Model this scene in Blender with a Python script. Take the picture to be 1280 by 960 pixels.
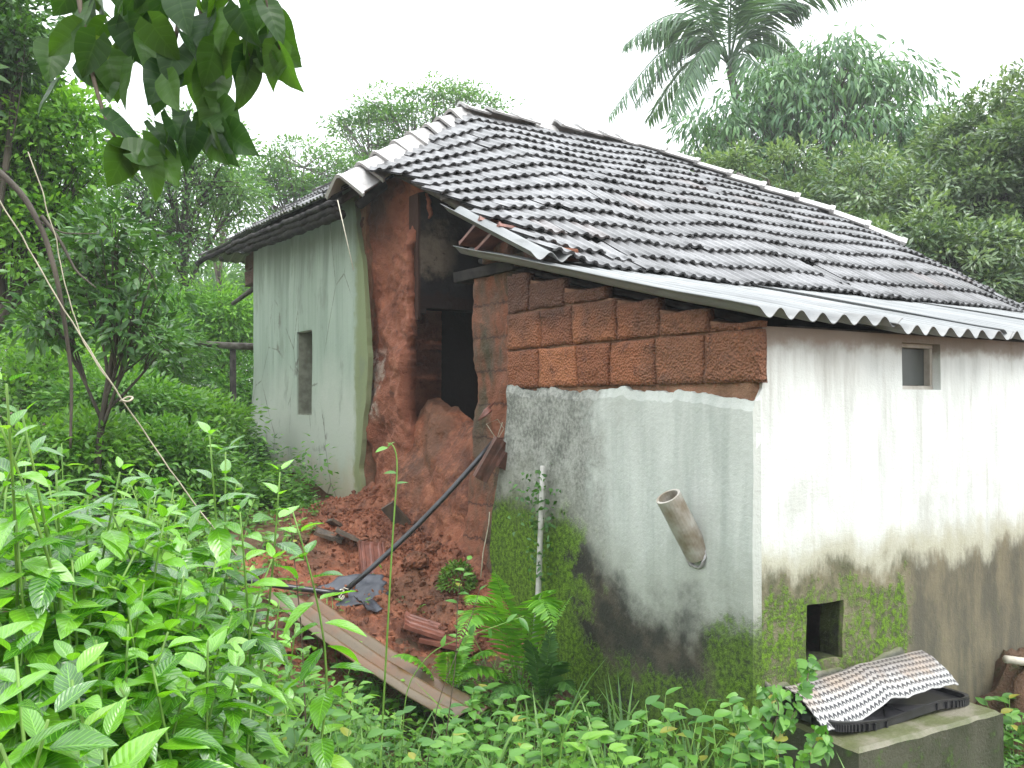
import bpy, bmesh, math, random
import numpy as np
from mathutils import Vector, Matrix

scene = bpy.context.scene
for o in list(bpy.data.objects):
    bpy.data.objects.remove(o)
R = random.Random(11)
rng = np.random.default_rng(11)
rad = math.radians

# ------------------------------------------------------------------ camera
F, ZC, PITCH = 1100.0, 1.52, rad(1.04)
cam_d = bpy.data.cameras.new("camera")
cam = bpy.data.objects.new("camera", cam_d)
scene.collection.objects.link(cam)
cam.location = (0, 0, ZC)
cam.rotation_euler = (rad(90) + PITCH, 0, 0)
cam_d.sensor_width = 36
cam_d.lens = 36 * F / 1280
cam_d.clip_start = 0.05
cam_d.clip_end = 500
scene.camera = cam

# ------------------------------------------------------------------ world: overcast, rainy
SUN_EL, SUN_AZ = rad(58), rad(128)          # azimuth clockwise from +Y
world = bpy.data.worlds.new("World")
scene.world = world
world.use_nodes = True
wt = world.node_tree
wt.nodes.clear()
wo = wt.nodes.new("ShaderNodeOutputWorld")
bg = wt.nodes.new("ShaderNodeBackground")
sky = wt.nodes.new("ShaderNodeTexSky")
sky.sky_type = 'NISHITA'
sky.sun_disc = False
sky.sun_elevation = SUN_EL
sky.sun_rotation = SUN_AZ
mixw = wt.nodes.new("ShaderNodeMix")
mixw.data_type = 'RGBA'
mixw.inputs[0].default_value = 0.88         # thick cloud over the sky
mixw.inputs[7].default_value = (8.2, 8.5, 8.7, 1)
wt.links.new(sky.outputs[0], mixw.inputs[6])
# an overcast sky is brighter overhead than at the horizon
tcw = wt.nodes.new("ShaderNodeTexCoord")
spw = wt.nodes.new("ShaderNodeSeparateXYZ")
mrw = wt.nodes.new("ShaderNodeMapRange")
mlw = wt.nodes.new("ShaderNodeVectorMath")
mlw.operation = 'SCALE'
wt.links.new(tcw.outputs['Generated'], spw.inputs[0])
wt.links.new(spw.outputs[2], mrw.inputs[0])
mrw.inputs[1].default_value = 0.0
mrw.inputs[2].default_value = 1.0
mrw.inputs[3].default_value = 0.72
mrw.inputs[4].default_value = 1.75
wt.links.new(mixw.outputs[2], mlw.inputs[0])
wt.links.new(mrw.outputs[0], mlw.inputs['Scale'])
wt.links.new(mlw.outputs[0], bg.inputs[0])
bg.inputs[1].default_value = 0.15
wt.links.new(bg.outputs[0], wo.inputs[0])

sun_d = bpy.data.lights.new("sun", 'SUN')
sun = bpy.data.objects.new("sun", sun_d)
scene.collection.objects.link(sun)
sun_d.energy = 1.5
sun_d.angle = rad(25)
sun_d.color = (1.0, 0.97, 0.92)
sdir = Vector((math.sin(SUN_AZ) * math.cos(SUN_EL), math.cos(SUN_AZ) * math.cos(SUN_EL), math.sin(SUN_EL)))
sun.rotation_euler = (-sdir).to_track_quat('-Z', 'Y').to_euler()

vs = scene.view_settings
scene.display_settings.display_device = 'sRGB'
vs.view_transform = 'Standard'
vs.look = 'None'
vs.exposure = 0.95
vs.gamma = 1
vs.use_curve_mapping = False
scene.render.engine = 'CYCLES'
cy = scene.cycles
cy.max_bounces = 6
cy.diffuse_bounces = 3
cy.glossy_bounces = 2
cy.transmission_bounces = 4
cy.transparent_max_bounces = 6
cy.volume_bounces = 0
cy.caustics_reflective = False
cy.caustics_refractive = False
cy.use_denoising = True
cy.sample_clamp_indirect = 4

# ------------------------------------------------------------------ frames
HC = Vector((1.109, 4.0, 0.0))               # near corner of the house
HA = math.atan2(0.525, 0.851)
ca, sa = math.cos(HA), math.sin(HA)


def at(px, py, Y):
    """world point on the sight line of a photo pixel (1280x960) at distance Y"""
    x = (px - 640) / F
    u = (480 - py) / F
    d = Vector((x, math.cos(PITCH) - u * math.sin(PITCH), math.sin(PITCH) + u * math.cos(PITCH)))
    return Vector((0, 0, ZC)) + d * (Y / d.y)


def hl(s, t, z=0.0):
    """house frame (s away to the right, t along the front wall to the left) -> world"""
    return Vector((HC.x + s * ca - t * sa, HC.y + s * sa + t * ca, z))


def to_st(X, Y):
    dx, dy = X - HC.x, Y - HC.y
    return dx * ca + dy * sa, -dx * sa + dy * ca


# ------------------------------------------------------------------ noise
def _h(ix, iy, iz, seed):
    n = (ix.astype(np.int64) * 374761393 + iy.astype(np.int64) * 668265263 + iz.astype(np.int64) * 2147483647 + seed * 1274126177) & 0xffffffff
    n = ((n ^ (n >> 13)) * 1274126177) & 0xffffffff
    n = (n ^ (n >> 16)) & 0xffffffff
    return n / 4294967295.0


def vnoise(p, seed=0):
    p = np.asarray(p, float)
    i = np.floor(p)
    f = p - i
    f = f * f * (3 - 2 * f)
    ix, iy, iz = i[..., 0], i[..., 1], i[..., 2]
    out = 0
    for a in (0, 1):
        for b in (0, 1):
            for c in (0, 1):
                w = (f[..., 0] if a else 1 - f[..., 0]) * (f[..., 1] if b else 1 - f[..., 1]) * (f[..., 2] if c else 1 - f[..., 2])
                out = out + w * _h(ix + a, iy + b, iz + c, seed)
    return out


def fbm(x, y, z=0.0, scale=1.0, octv=4, seed=0, gain=0.5):
    x, y, z = np.broadcast_arrays(np.asarray(x, float), np.asarray(y, float), np.asarray(z, float))
    p = np.stack([x, y, z], -1) * scale
    a, s, tot = 1.0, 0.0, 0.0
    for k in range(octv):
        s = s + a * (vnoise(p, seed + k) - 0.5)
        tot += a
        a *= gain
        p = p * 2.03 + 7.1
    return s / tot * 2      # about -1..1


def sst(x, a, b):
    u = np.clip((np.asarray(x, float) - a) / (b - a), 0, 1)
    return u * u * (3 - 2 * u)


# ------------------------------------------------------------------ objects
def link(o):
    scene.collection.objects.link(o)
    return o


def tag(o, label=None, cat=None, group=None, kind=None):
    if label:
        o['label'] = label
    if cat:
        o['category'] = cat
    if group:
        o['group'] = group
    if kind:
        o['kind'] = kind
    return o


def empty(name, loc, rz=0.0):
    o = bpy.data.objects.new(name, None)
    o.empty_display_size = 0.2
    o.location = loc
    o.rotation_euler = (0, 0, rz)
    return link(o)


class MB:
    """collects geometry of ONE mesh object"""

    def __init__(self):
        self.v, self.f, self.n = [], [], 0
        self.r, self.uv = [], []

    def add(self, verts, faces, rnd=None, uv=None):
        verts = np.asarray(verts, float).reshape(-1, 3)
        self.v.append(verts)
        self.f.append((np.asarray(faces, np.int64) + self.n) if len(faces) and not isinstance(faces, list) else [[i + self.n for i in f] for f in faces])
        m = len(verts)
        self.r.append(np.full(m, 0.5 if rnd is None else rnd) if np.isscalar(rnd) or rnd is None else np.asarray(rnd, float))
        self.uv.append(np.zeros((m, 2)) if uv is None else np.asarray(uv, float))
        self.n += m
        return self

    def box(self, c, size, rot=None, rnd=None, jit=0.0):
        x, y, z = [k / 2 for k in size]
        p = np.array([[i, j, k] for i in (-x, x) for j in (-y, y) for k in (-z, z)])
        if jit:
            p = p + rng.normal(0, jit, p.shape)
        if rot is not None:
            p = p @ np.array(rot).T
        p = p + np.array(c)
        return self.add(p, [[0, 1, 3, 2], [4, 6, 7, 5], [0, 4, 5, 1], [2, 3, 7, 6], [0, 2, 6, 4], [1, 5, 7, 3]], rnd)

    def tube(self, pts, radii, n=6, cap=True, rnd=None):
        pts = np.asarray([tuple(p) for p in pts], float)
        m = len(pts)
        radii = np.broadcast_to(np.asarray(radii, float), (m,))
        tan = np.gradient(pts, axis=0)
        tan /= np.linalg.norm(tan, axis=1)[:, None] + 1e-9
        ref = np.array([0, 0, 1.0]) if abs(tan[:, 2]).mean() < 0.8 else np.array([1.0, 0, 0])
        a = np.cross(tan, ref)
        a /= np.linalg.norm(a, axis=1)[:, None] + 1e-9
        b = np.cross(tan, a)
        th = np.arange(n) * 2 * math.pi / n
        V = pts[:, None] + radii[:, None, None] * (np.cos(th)[None, :, None] * a[:, None] + np.sin(th)[None, :, None] * b[:, None])
        V = V.reshape(-1, 3)
        faces = []
        for i in range(m - 1):
            for j in range(n):
                k = (j + 1) % n
                faces.append([i * n + j, i * n + k, (i + 1) * n + k, (i + 1) * n + j])
        if cap:
            faces.append(list(range(n))[::-1])
            faces.append([(m - 1) * n + j for j in range(n)])
        return self.add(V, faces, rnd)

    def grid(self, P, mask=None, rnd=None, uv=None, flip=False):
        P = np.asarray(P, float)
        n, m = P.shape[:2]
        I = np.arange(n * m).reshape(n, m)
        q = np.stack([I[:-1, :-1], I[1:, :-1], I[1:, 1:], I[:-1, 1:]], -1)
        if flip:
            q = q[..., ::-1]
        q = q.reshape(-1, 4)
        if mask is not None:
            q = q[np.asarray(mask).reshape(-1)]
        return self.add(P.reshape(-1, 3), q, rnd, uv)

    def slab(self, Pf, Pb, mask=None):
        """closed slab between two vertex grids; cells switched off by mask become openings"""
        Pf, Pb = np.asarray(Pf, float), np.asarray(Pb, float)
        n, m = Pf.shape[:2]
        if mask is None:
            mask = np.ones((n - 1, m - 1), bool)
        I = np.arange(n * m).reshape(n, m)
        K = n * m
        q = np.stack([I[:-1, :-1], I[1:, :-1], I[1:, 1:], I[:-1, 1:]], -1)[mask]
        faces = [q, q[:, ::-1] + K]
        pad = np.zeros((n + 1, m + 1), bool)
        pad[1:-1, 1:-1] = mask
        side = []
        A = pad[:-1, 1:-1] != pad[1:, 1:-1]          # edges along second axis at row i
        for i, j in zip(*np.nonzero(A)):
            e = (I[i, j], I[i, j + 1])
            side.append([e[0], e[1], e[1] + K, e[0] + K] if pad[i + 1, j + 1] else [e[1], e[0], e[0] + K, e[1] + K])
        B = pad[1:-1, :-1] != pad[1:-1, 1:]
        for i, j in zip(*np.nonzero(B)):
            e = (I[i, j], I[i + 1, j])
            side.append([e[1], e[0], e[0] + K, e[1] + K] if pad[i + 1, j + 1] else [e[0], e[1], e[1] + K, e[0] + K])
        faces.append(np.array(side, np.int64).reshape(-1, 4))
        return self.add(np.concatenate([Pf.reshape(-1, 3), Pb.reshape(-1, 3)]), np.concatenate(faces))

    def build(self, name, mat, parent=None, origin=None, smooth=False, clean=False, recalc=False, uvs=False, loc=None):
        V = np.concatenate(self.v)
        if origin is not None:
            V = V - np.array(tuple(origin))
        me = bpy.data.meshes.new(name)
        sizes, idx = [], []
        for f in self.f:
            if isinstance(f, list):
                for g in f:
                    sizes.append(np.array([len(g)]))
                    idx.append(np.array(g))
            elif len(f):
                sizes.append(np.full(len(f), f.shape[1]))
                idx.append(f.reshape(-1))
        sizes = np.concatenate(sizes)
        idx = np.concatenate(idx)
        me.vertices.add(len(V))
        me.vertices.foreach_set("co", V.astype(np.float32).ravel())
        me.loops.add(len(idx))
        me.loops.foreach_set("vertex_index", idx.astype(np.int32))
        me.polygons.add(len(sizes))
        st = np.concatenate([[0], np.cumsum(sizes)[:-1]])
        me.polygons.foreach_set("loop_start", st.astype(np.int32))
        me.update(calc_edges=True)
        at_ = me.attributes.new("rnd", 'FLOAT', 'POINT')
        at_.data.foreach_set("value", np.concatenate(self.r).astype(np.float32))
        if uvs:
            u = me.uv_layers.new(name="UVMap")
            uvv = np.concatenate(self.uv)[idx]
            u.data.foreach_set("uv", uvv.astype(np.float32).ravel())
        if clean or recalc:
            bm = bmesh.new()
            bm.from_mesh(me)
            if clean:
                loose = [v for v in bm.verts if not v.link_faces]
                bmesh.ops.delete(bm, geom=loose, context='VERTS')
            if recalc:
                bmesh.ops.recalc_face_normals(bm, faces=bm.faces)
            bm.to_mesh(me)
            bm.free()
        me.polygons.foreach_set("use_smooth", np.full(len(me.polygons), bool(smooth)))
        me.validate()
        me.update()
        if mat:
            me.materials.append(mat)
        o = bpy.data.objects.new(name, me)
        link(o)
        if parent is not None:
            o.parent = parent
            if origin is not None:
                o.location = origin if loc is None else loc
        elif origin is not None:
            o.location = origin if loc is None else loc
        if loc is not None:
            o.location = loc
        return o


# ------------------------------------------------------------------ material helper
class NT:
    def __init__(s, name):
        s.m = bpy.data.materials.new(name)
        s.m.use_nodes = True
        s.t = s.m.node_tree
        s.t.nodes.clear()
        s.out = s.t.nodes.new("ShaderNodeOutputMaterial")
        s.tc = s.t.nodes.new("ShaderNodeTexCoord")
        s.obj = s.tc.outputs['Object']
        sep = s.t.nodes.new("ShaderNodeSeparateXYZ")
        s.t.links.new(s.obj, sep.inputs[0])
        s.x, s.y, s.z = sep.outputs

    def _set(s, sock, v):
        if hasattr(v, 'is_output') or isinstance(v, bpy.types.NodeSocket):
            s.t.links.new(v, sock)
        elif isinstance(v, (tuple, list)) and sock.type == 'RGBA' and len(v) == 3:
            sock.default_value = (*v, 1)
        else:
            sock.default_value = v

    def math(s, op, a, b=0.0, c=0.0, clamp=False):
        n = s.t.nodes.new("ShaderNodeMath")
        n.operation = op
        n.use_clamp = clamp
        s._set(n.inputs[0], a)
        s._set(n.inputs[1], b)
        s._set(n.inputs[2], c)
        return n.outputs[0]

    def add(s, a, b): return s.math('ADD', a, b)
    def mul(s, a, b): return s.math('MULTIPLY', a, b)
    def sub(s, a, b): return s.math('SUBTRACT', a, b)
    def mx(s, a, b): return s.math('MAXIMUM', a, b)

    def vec(s, scale=(1, 1, 1), loc=(0, 0, 0), src=None):
        n = s.t.nodes.new("ShaderNodeMapping")
        s.t.links.new(src or s.obj, n.inputs[0])
        n.inputs['Scale'].default_value = scale
        n.inputs['Location'].default_value = loc
        return n.outputs[0]

    def noise(s, scale=5.0, detail=4.0, rough=0.6, vec=None, dist=0.0):
        n = s.t.nodes.new("ShaderNodeTexNoise")
        s.t.links.new(vec or s.obj, n.inputs['Vector'])
        n.inputs['Scale'].default_value = scale
        n.inputs['Detail'].default_value = detail
        n.inputs['Roughness'].default_value = rough
        n.inputs['Distortion'].default_value = dist
        return n.outputs[0]

    def voro(s, scale=5.0, vec=None, feature='F1'):
        n = s.t.nodes.new("ShaderNodeTexVoronoi")
        n.feature = feature
        s.t.links.new(vec or s.obj, n.inputs['Vector'])
        n.inputs['Scale'].default_value = scale
        return n.outputs[0]

    def sm(s, x, a, b, lo=0.0, hi=1.0):
        n = s.t.nodes.new("ShaderNodeMapRange")
        n.interpolation_type = 'SMOOTHSTEP'
        s._set(n.inputs[0], x)
        for k, v in ((1, a), (2, b), (3, lo), (4, hi)):
            s._set(n.inputs[k], v)
        return n.outputs[0]

    def mix(s, f, a, b, mode='MIX'):
        n = s.t.nodes.new("ShaderNodeMix")
        n.data_type = 'RGBA'
        n.blend_type = mode
        s._set(n.inputs[0], f)
        s._set(n.inputs[6], a)
        s._set(n.inputs[7], b)
        return n.outputs[2]

    def attr(s, name):
        n = s.t.nodes.new("ShaderNodeAttribute")
        n.attribute_name = name
        return n.outputs['Fac']

    def bump(s, h, strength=0.5, dist=0.02):
        n = s.t.nodes.new("ShaderNodeBump")
        n.inputs['Strength'].default_value = strength
        n.inputs['Distance'].default_value = dist
        s._set(n.inputs['Height'], h)
        return n.outputs[0]

    def bsdf(s, color, rough=0.8, spec=0.5, normal=None, metal=0.0, coat=0.0, sheen=0.0):
        n = s.t.nodes.new("ShaderNodeBsdfPrincipled")
        s._set(n.inputs['Base Color'], color)
        s._set(n.inputs['Roughness'], rough)
        s._set(n.inputs['Specular IOR Level'], spec)
        s._set(n.inputs['Metallic'], metal)
        if coat:
            s._set(n.inputs['Coat Weight'], coat)
            n.inputs['Coat Roughness'].default_value = 0.2
        if normal is not None:
            s.t.links.new(normal, n.inputs['Normal'])
        return n.outputs[0]

    def finish(s, shader):
        s.t.links.new(shader, s.out.inputs['Surface'])
        return s.m


def simple(name, c1, c2, scale=8.0, rough=0.8, bump=0.3, dist=0.01, spec=0.4, stretch=(1, 1, 1), detail=5):
    n = NT(name)
    v = n.vec(stretch)
    f = n.noise(scale, detail, 0.6, v)
    g = n.noise(scale * 6, 3, 0.6, v)
    col = n.mix(n.sm(f, 0.3, 0.7), c1, c2)
    return n.finish(n.bsdf(col, rough, spec, n.bump(n.add(f, n.mul(g, 0.5)), bump, dist)))
# ------------------------------------------------------------------ materials
M = {}


def leaf_mat(name, dark, light, rough=0.38, trans=0.35, tint=None, veins=False, spec=0.5, yellow=None, nv=9.0, vb=0.5, vc=0.4, coat=0.0):
    n = NT(name)
    r = n.attr("rnd")
    col = n.mix(n.sm(r, 0.1, 0.9), dark, light)
    if yellow:
        col = n.mix(n.sm(r, 0.955, 0.97), col, yellow)
    nor = None
    if veins:
        uv = n.tc.outputs['UV']
        sep = n.t.nodes.new("ShaderNodeSeparateXYZ")
        n.t.links.new(uv, sep.inputs[0])
        u, v = sep.outputs[0], sep.outputs[1]
        au = n.math('ABSOLUTE', n.sub(u, 0.5))
        ph = n.add(n.mul(v, nv), n.mul(au, -0.55 * nv))
        side = n.math('ABSOLUTE', n.sub(n.math('FRACT', ph), 0.5))
        vein = n.mx(n.sm(side, 0.09, 0.02), n.sm(au, 0.035, 0.01))
        col = n.mix(n.mul(vein, vc), col, tuple(min(1, c * 1.7 + 0.03) for c in light))
        nor = n.bump(n.add(n.mul(side, 1.4), n.mul(n.noise(40, 2), 0.8)), vb, 0.006)
    b = n.bsdf(col, rough, spec, nor, coat=coat)
    t = n.t.nodes.new("ShaderNodeBsdfTranslucent")
    tc = n.mix(1.0, col, (1.5, 1.55, 0.55), 'MULTIPLY') if tint is None else n.mix(1.0, col, tint, 'MULTIPLY')
    n.t.links.new(tc, t.inputs[0])
    m = n.t.nodes.new("ShaderNodeMixShader")
    m.inputs[0].default_value = trans
    n.t.links.new(b, m.inputs[1])
    n.t.links.new(t.outputs[0], m.inputs[2])
    return n.finish(m.outputs[0])


M['leaf_near'] = leaf_mat("glossy shrub leaf", (0.04, 0.16, 0.008), (0.18, 0.44, 0.022), 0.25, 0.36, veins=True, spec=0.9, coat=0.7, yellow=(0.22, 0.42, 0.03), vb=0.3)
M['leaf_over'] = leaf_mat("heart shaped leaf", (0.02, 0.06, 0.014), (0.055, 0.13, 0.018), 0.42, 0.46, veins=True, spec=0.35, nv=5.0, vb=0.15, vc=0.13, yellow=(0.12, 0.2, 0.02))
M['leaf_weed'] = leaf_mat("weed leaf", (0.055, 0.17, 0.025), (0.13, 0.30, 0.045), 0.4, 0.35, yellow=(0.3, 0.3, 0.05))
M['leaf_fern'] = leaf_mat("fern leaf", (0.09, 0.26, 0.02), (0.18, 0.42, 0.035), 0.45, 0.35)
M['leaf_fern_dark'] = leaf_mat("dark fern leaf", (0.035, 0.11, 0.02), (0.07, 0.18, 0.03), 0.45, 0.3)
M['leaf_mid'] = leaf_mat("bush leaf", (0.05, 0.155, 0.025), (0.15, 0.33, 0.05), 0.36, 0.4)
M['leaf_bright'] = leaf_mat("bright bush leaf", (0.085, 0.22, 0.03), (0.20, 0.40, 0.055), 0.36, 0.42)
M['leaf_dark'] = leaf_mat("dark glossy tree leaf", (0.03, 0.09, 0.02), (0.08, 0.19, 0.035), 0.34, 0.28)
M['leaf_grey'] = leaf_mat("olive tree leaf", (0.065, 0.125, 0.055), (0.21, 0.30, 0.15), 0.28, 0.3, spec=0.8)
M['leaf_mango'] = leaf_mat("drooping tree leaf", (0.04, 0.12, 0.045), (0.12, 0.25, 0.085), 0.36, 0.3)
M['leaf_far'] = leaf_mat("feathery tree leaf", (0.06, 0.15, 0.05), (0.14, 0.27, 0.08), 0.5, 0.45)
M['leaf_palm'] = leaf_mat("palm leaf", (0.04, 0.11, 0.04), (0.09, 0.19, 0.07), 0.35, 0.25)
M['grass'] = leaf_mat("grass blade", (0.05, 0.14, 0.02), (0.14, 0.28, 0.05), 0.45, 0.35)
M['stem_green'] = simple("green stem", (0.10, 0.22, 0.03), (0.16, 0.28, 0.05), 20, 0.5, 0.1, 0.002)
M['stem_brown'] = simple("brown twig", (0.05, 0.035, 0.02), (0.10, 0.075, 0.05), 30, 0.7, 0.3, 0.003)
M['bark'] = simple("wet dark bark", (0.035, 0.028, 0.02), (0.09, 0.075, 0.055), 7, 0.75, 0.8, 0.03, stretch=(1, 1, 0.25))
M['bark_grey'] = simple("grey bark", (0.10, 0.09, 0.075), (0.2, 0.185, 0.16), 7, 0.8, 0.8, 0.03, stretch=(1, 1, 0.25))
M['dry'] = simple("dry pale vine", (0.26, 0.24, 0.17), (0.42, 0.38, 0.28), 15, 0.7, 0.3, 0.003)
M['wood'] = simple("weathered dark timber", (0.035, 0.03, 0.026), (0.11, 0.095, 0.08), 9, 0.7, 0.5, 0.006, stretch=(1, 1, 1))
M['wood_grey'] = simple("weathered grey pole", (0.09, 0.075, 0.06), (0.22, 0.2, 0.17), 12, 0.75, 0.5, 0.006)
M['wood_red'] = simple("wet red brown timber", (0.045, 0.018, 0.012), (0.12, 0.048, 0.032), 14, 0.5, 0.5, 0.006, spec=0.5)
M['black_plastic'] = simple("wet black plastic pipe", (0.012, 0.012, 0.014), (0.03, 0.03, 0.034), 10, 0.3, 0.1, 0.002, spec=0.6)
M['dark_sheet'] = simple("dark slate sheet", (0.03, 0.034, 0.045), (0.07, 0.075, 0.09), 8, 0.45, 0.4, 0.01)
M['string'] = simple("pale string", (0.55, 0.52, 0.4), (0.7, 0.66, 0.55), 30, 0.8, 0.1, 0.001)


def m_mud():
    n = NT("collapsed red mud")
    a = n.noise(2.2, 6, 0.62)
    b = n.noise(11, 6, 0.7)
    c = n.noise(60, 4, 0.7)
    col = n.mix(n.sm(a, 0.35, 0.65), (0.09, 0.030, 0.015), (0.25, 0.082, 0.038))
    col = n.mix(n.sm(b, 0.42, 0.72), col, (0.33, 0.128, 0.065))
    col = n.mix(n.sm(c, 0.56, 0.72), col, (0.05, 0.02, 0.012))
    col = n.mix(n.mul(n.sm(n.noise(1.3, 4, 0.6, n.vec((1, 1, 0.5), (3, 2, 1))), 0.5, 0.62), 0.55), col, (0.075, 0.045, 0.025))
    pit = n.voro(34)
    h = n.add(n.mul(a, 0.6), n.add(n.mul(b, 0.6), n.add(n.mul(c, 0.35), n.mul(pit, 0.25))))
    return n.finish(n.bsdf(col, 0.6, 0.35, n.bump(h, 1.0, 0.03)))


def m_laterite():
    n = NT("pitted laterite block")
    r = n.attr("rnd")
    b = n.noise(9, 6, 0.7)
    p = n.voro(70)
    q = n.noise(45, 4, 0.7)
    col = n.mix(r, (0.22, 0.078, 0.036), (0.42, 0.16, 0.07))
    smear = n.mul(n.sm(n.add(n.y, n.mul(n.sub(n.noise(4, 5, 0.7), 0.5), 1.3)), 1.0, 0.6), 0.5)
    col = n.mix(n.mul(n.sm(b, 0.5, 0.7), 0.7), col, (0.10, 0.04, 0.028))
    col = n.mix(smear, col, (0.10, 0.062, 0.042))
    col = n.mix(n.sm(q, 0.55, 0.75), col, (0.38, 0.145, 0.07))
    # patchy darker tone towards the top of the wall
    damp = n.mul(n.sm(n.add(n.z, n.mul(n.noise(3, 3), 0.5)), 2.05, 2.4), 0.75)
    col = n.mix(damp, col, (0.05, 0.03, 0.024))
    h = n.add(n.mul(p, 0.7), n.add(b, n.mul(q, 0.8)))
    return n.finish(n.bsdf(col, 0.7, 0.3, n.bump(h, 1.0, 0.02)))


def m_core():
    """mud mortar between the blocks, and the broken wall core"""
    n = NT("mud mortar and wall core")
    a = n.noise(3.0, 5, 0.65)
    b = n.noise(17, 6, 0.7)
    c = n.noise(70, 3, 0.7)
    col = n.mix(n.sm(a, 0.35, 0.65), (0.15, 0.08, 0.045), (0.27, 0.15, 0.09))
    col = n.mix(n.sm(b, 0.5, 0.7), col, (0.27, 0.12, 0.07))
    low = n.sm(n.add(n.z, n.mul(a, 0.6)), 1.0, 0.4)
    col = n.mix(n.mul(low, 0.6), col, (0.06, 0.06, 0.025))
    return n.finish(n.bsdf(col, 0.75, 0.3, n.bump(n.add(a, n.add(b, n.mul(c, 0.4))), 0.9, 0.02)))


def m_pier():
    """broken pier: mud brick with olive and dark damp stains"""
    n = NT("stained broken pier")
    a = n.noise(2.6, 5, 0.65, n.vec((1, 1, 0.6), (5, 1, 2)))
    b = n.noise(15, 6, 0.72)
    c = n.noise(70, 3, 0.7)
    col = n.mix(n.sm(a, 0.40, 0.6), (0.23, 0.085, 0.045), (0.11, 0.075, 0.05))
    col = n.mix(n.sm(b, 0.55, 0.75), col, (0.34, 0.13, 0.07))
    st = n.noise(4, 4, 0.6, n.vec((1, 1, 0.3), (1, 7, 0)))
    col = n.mix(n.mul(n.sm(st, 0.5, 0.62), 0.75), col, (0.055, 0.055, 0.03))
    cr = n.math('ABSOLUTE', n.sub(n.math('FRACT', n.add(n.mul(n.z, 4.2), n.mul(b, 0.5))), 0.5))
    col = n.mix(n.mul(n.sm(cr, 0.06, 0.0), 0.8), col, (0.04, 0.02, 0.015))
    h = n.add(a, n.add(b, n.add(n.mul(c, 0.4), n.mul(cr, 0.4))))
    return n.finish(n.bsdf(col, 0.7, 0.3, n.bump(h, 1.0, 0.03)))


def moss_layers(n, col, mask, fine):
    g = n.mix(n.sm(fine, 0.35, 0.65), (0.035, 0.07, 0.008), (0.13, 0.24, 0.016))
    return n.mix(mask, col, g)


def m_plaster_front():
    n = NT("stained pale plaster of front wall")
    t, z = n.y, n.z
    big = n.noise(1.9, 5, 0.6)
    med = n.noise(6, 6, 0.65)
    fine = n.noise(38, 4, 0.7)
    spk = n.noise(95, 3, 0.7)
    streak = n.noise(9, 4, 0.6, n.vec((1, 1, 0.12)))
    col = n.mix(n.sm(streak, 0.35, 0.75), (0.50, 0.525, 0.485), (0.36, 0.39, 0.355))
    col = n.mix(n.sm(big, 0.45, 0.75), col, (0.42, 0.44, 0.40))
    # coarse grey render on the left
    tw = n.add(t, n.mul(n.sub(med, 0.5), 0.9))
    gm = n.sm(tw, 0.95, 1.35)
    grey = n.mix(n.sm(n.add(n.mul(fine, 0.5), n.mul(med, 0.5)), 0.36, 0.62), (0.09, 0.095, 0.08), (0.33, 0.335, 0.30))
    col = n.mix(n.mul(gm, 0.95), col, grey)
    # dirty transition and black algae
    zw = n.add(z, n.add(n.mul(n.sub(big, 0.5), 0.5), n.mul(n.sub(med, 0.5), 0.35)))
    zt = n.sub(zw, n.mul(n.sm(t, 0.6, 1.9), 0.42))
    col = n.mix(n.mul(n.sm(zt, 0.86, 0.50), 0.55), col, (0.23, 0.24, 0.19))
    blk = n.mix(n.sm(med, 0.4, 0.65), (0.014, 0.014, 0.010), (0.060, 0.048, 0.034))
    col = n.mix(n.mul(n.sm(zt, 0.60, 0.34), 0.95), col, blk)
    # moss: a big patch on the left, a band at the foot, specks near the corner
    mn = n.add(n.mul(med, 0.62), n.mul(fine, 0.38))
    left = n.mul(n.sm(n.add(t, n.mul(n.sub(med, 0.5), 0.9)), 1.15, 1.5), n.sm(zw, 1.0, 0.72))
    foot = n.sm(n.add(z, n.mul(n.sub(med, 0.5), 0.7)), 0.24, 0.02)
    cor = n.mul(n.sm(n.add(t, n.mul(n.sub(med, 0.5), 0.3)), 0.42, 0.20), n.sm(n.add(zw, n.mul(n.sub(med, 0.5), 0.5)), 0.62, 0.40))
    mk = n.math('MINIMUM', n.add(n.add(n.mul(left, 1.0), n.mul(foot, 0.7)), n.mul(cor, 0.72)), 1.0)
    mk = n.mul(mk, n.sm(n.add(mn, n.mul(mk, 0.26)), 0.52, 0.66))
    col = moss_layers(n, col, mk, fine)
    h = n.add(n.mul(med, 0.5), n.add(n.mul(fine, 0.5), n.mul(spk, 0.12)))
    h = n.add(h, n.mul(mk, n.mul(spk, 1.5)))
    return n.finish(n.bsdf(col, n.mix(mk, (0.62,) * 3, (0.95,) * 3), 0.3, n.bump(h, 0.7, 0.012)))


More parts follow.
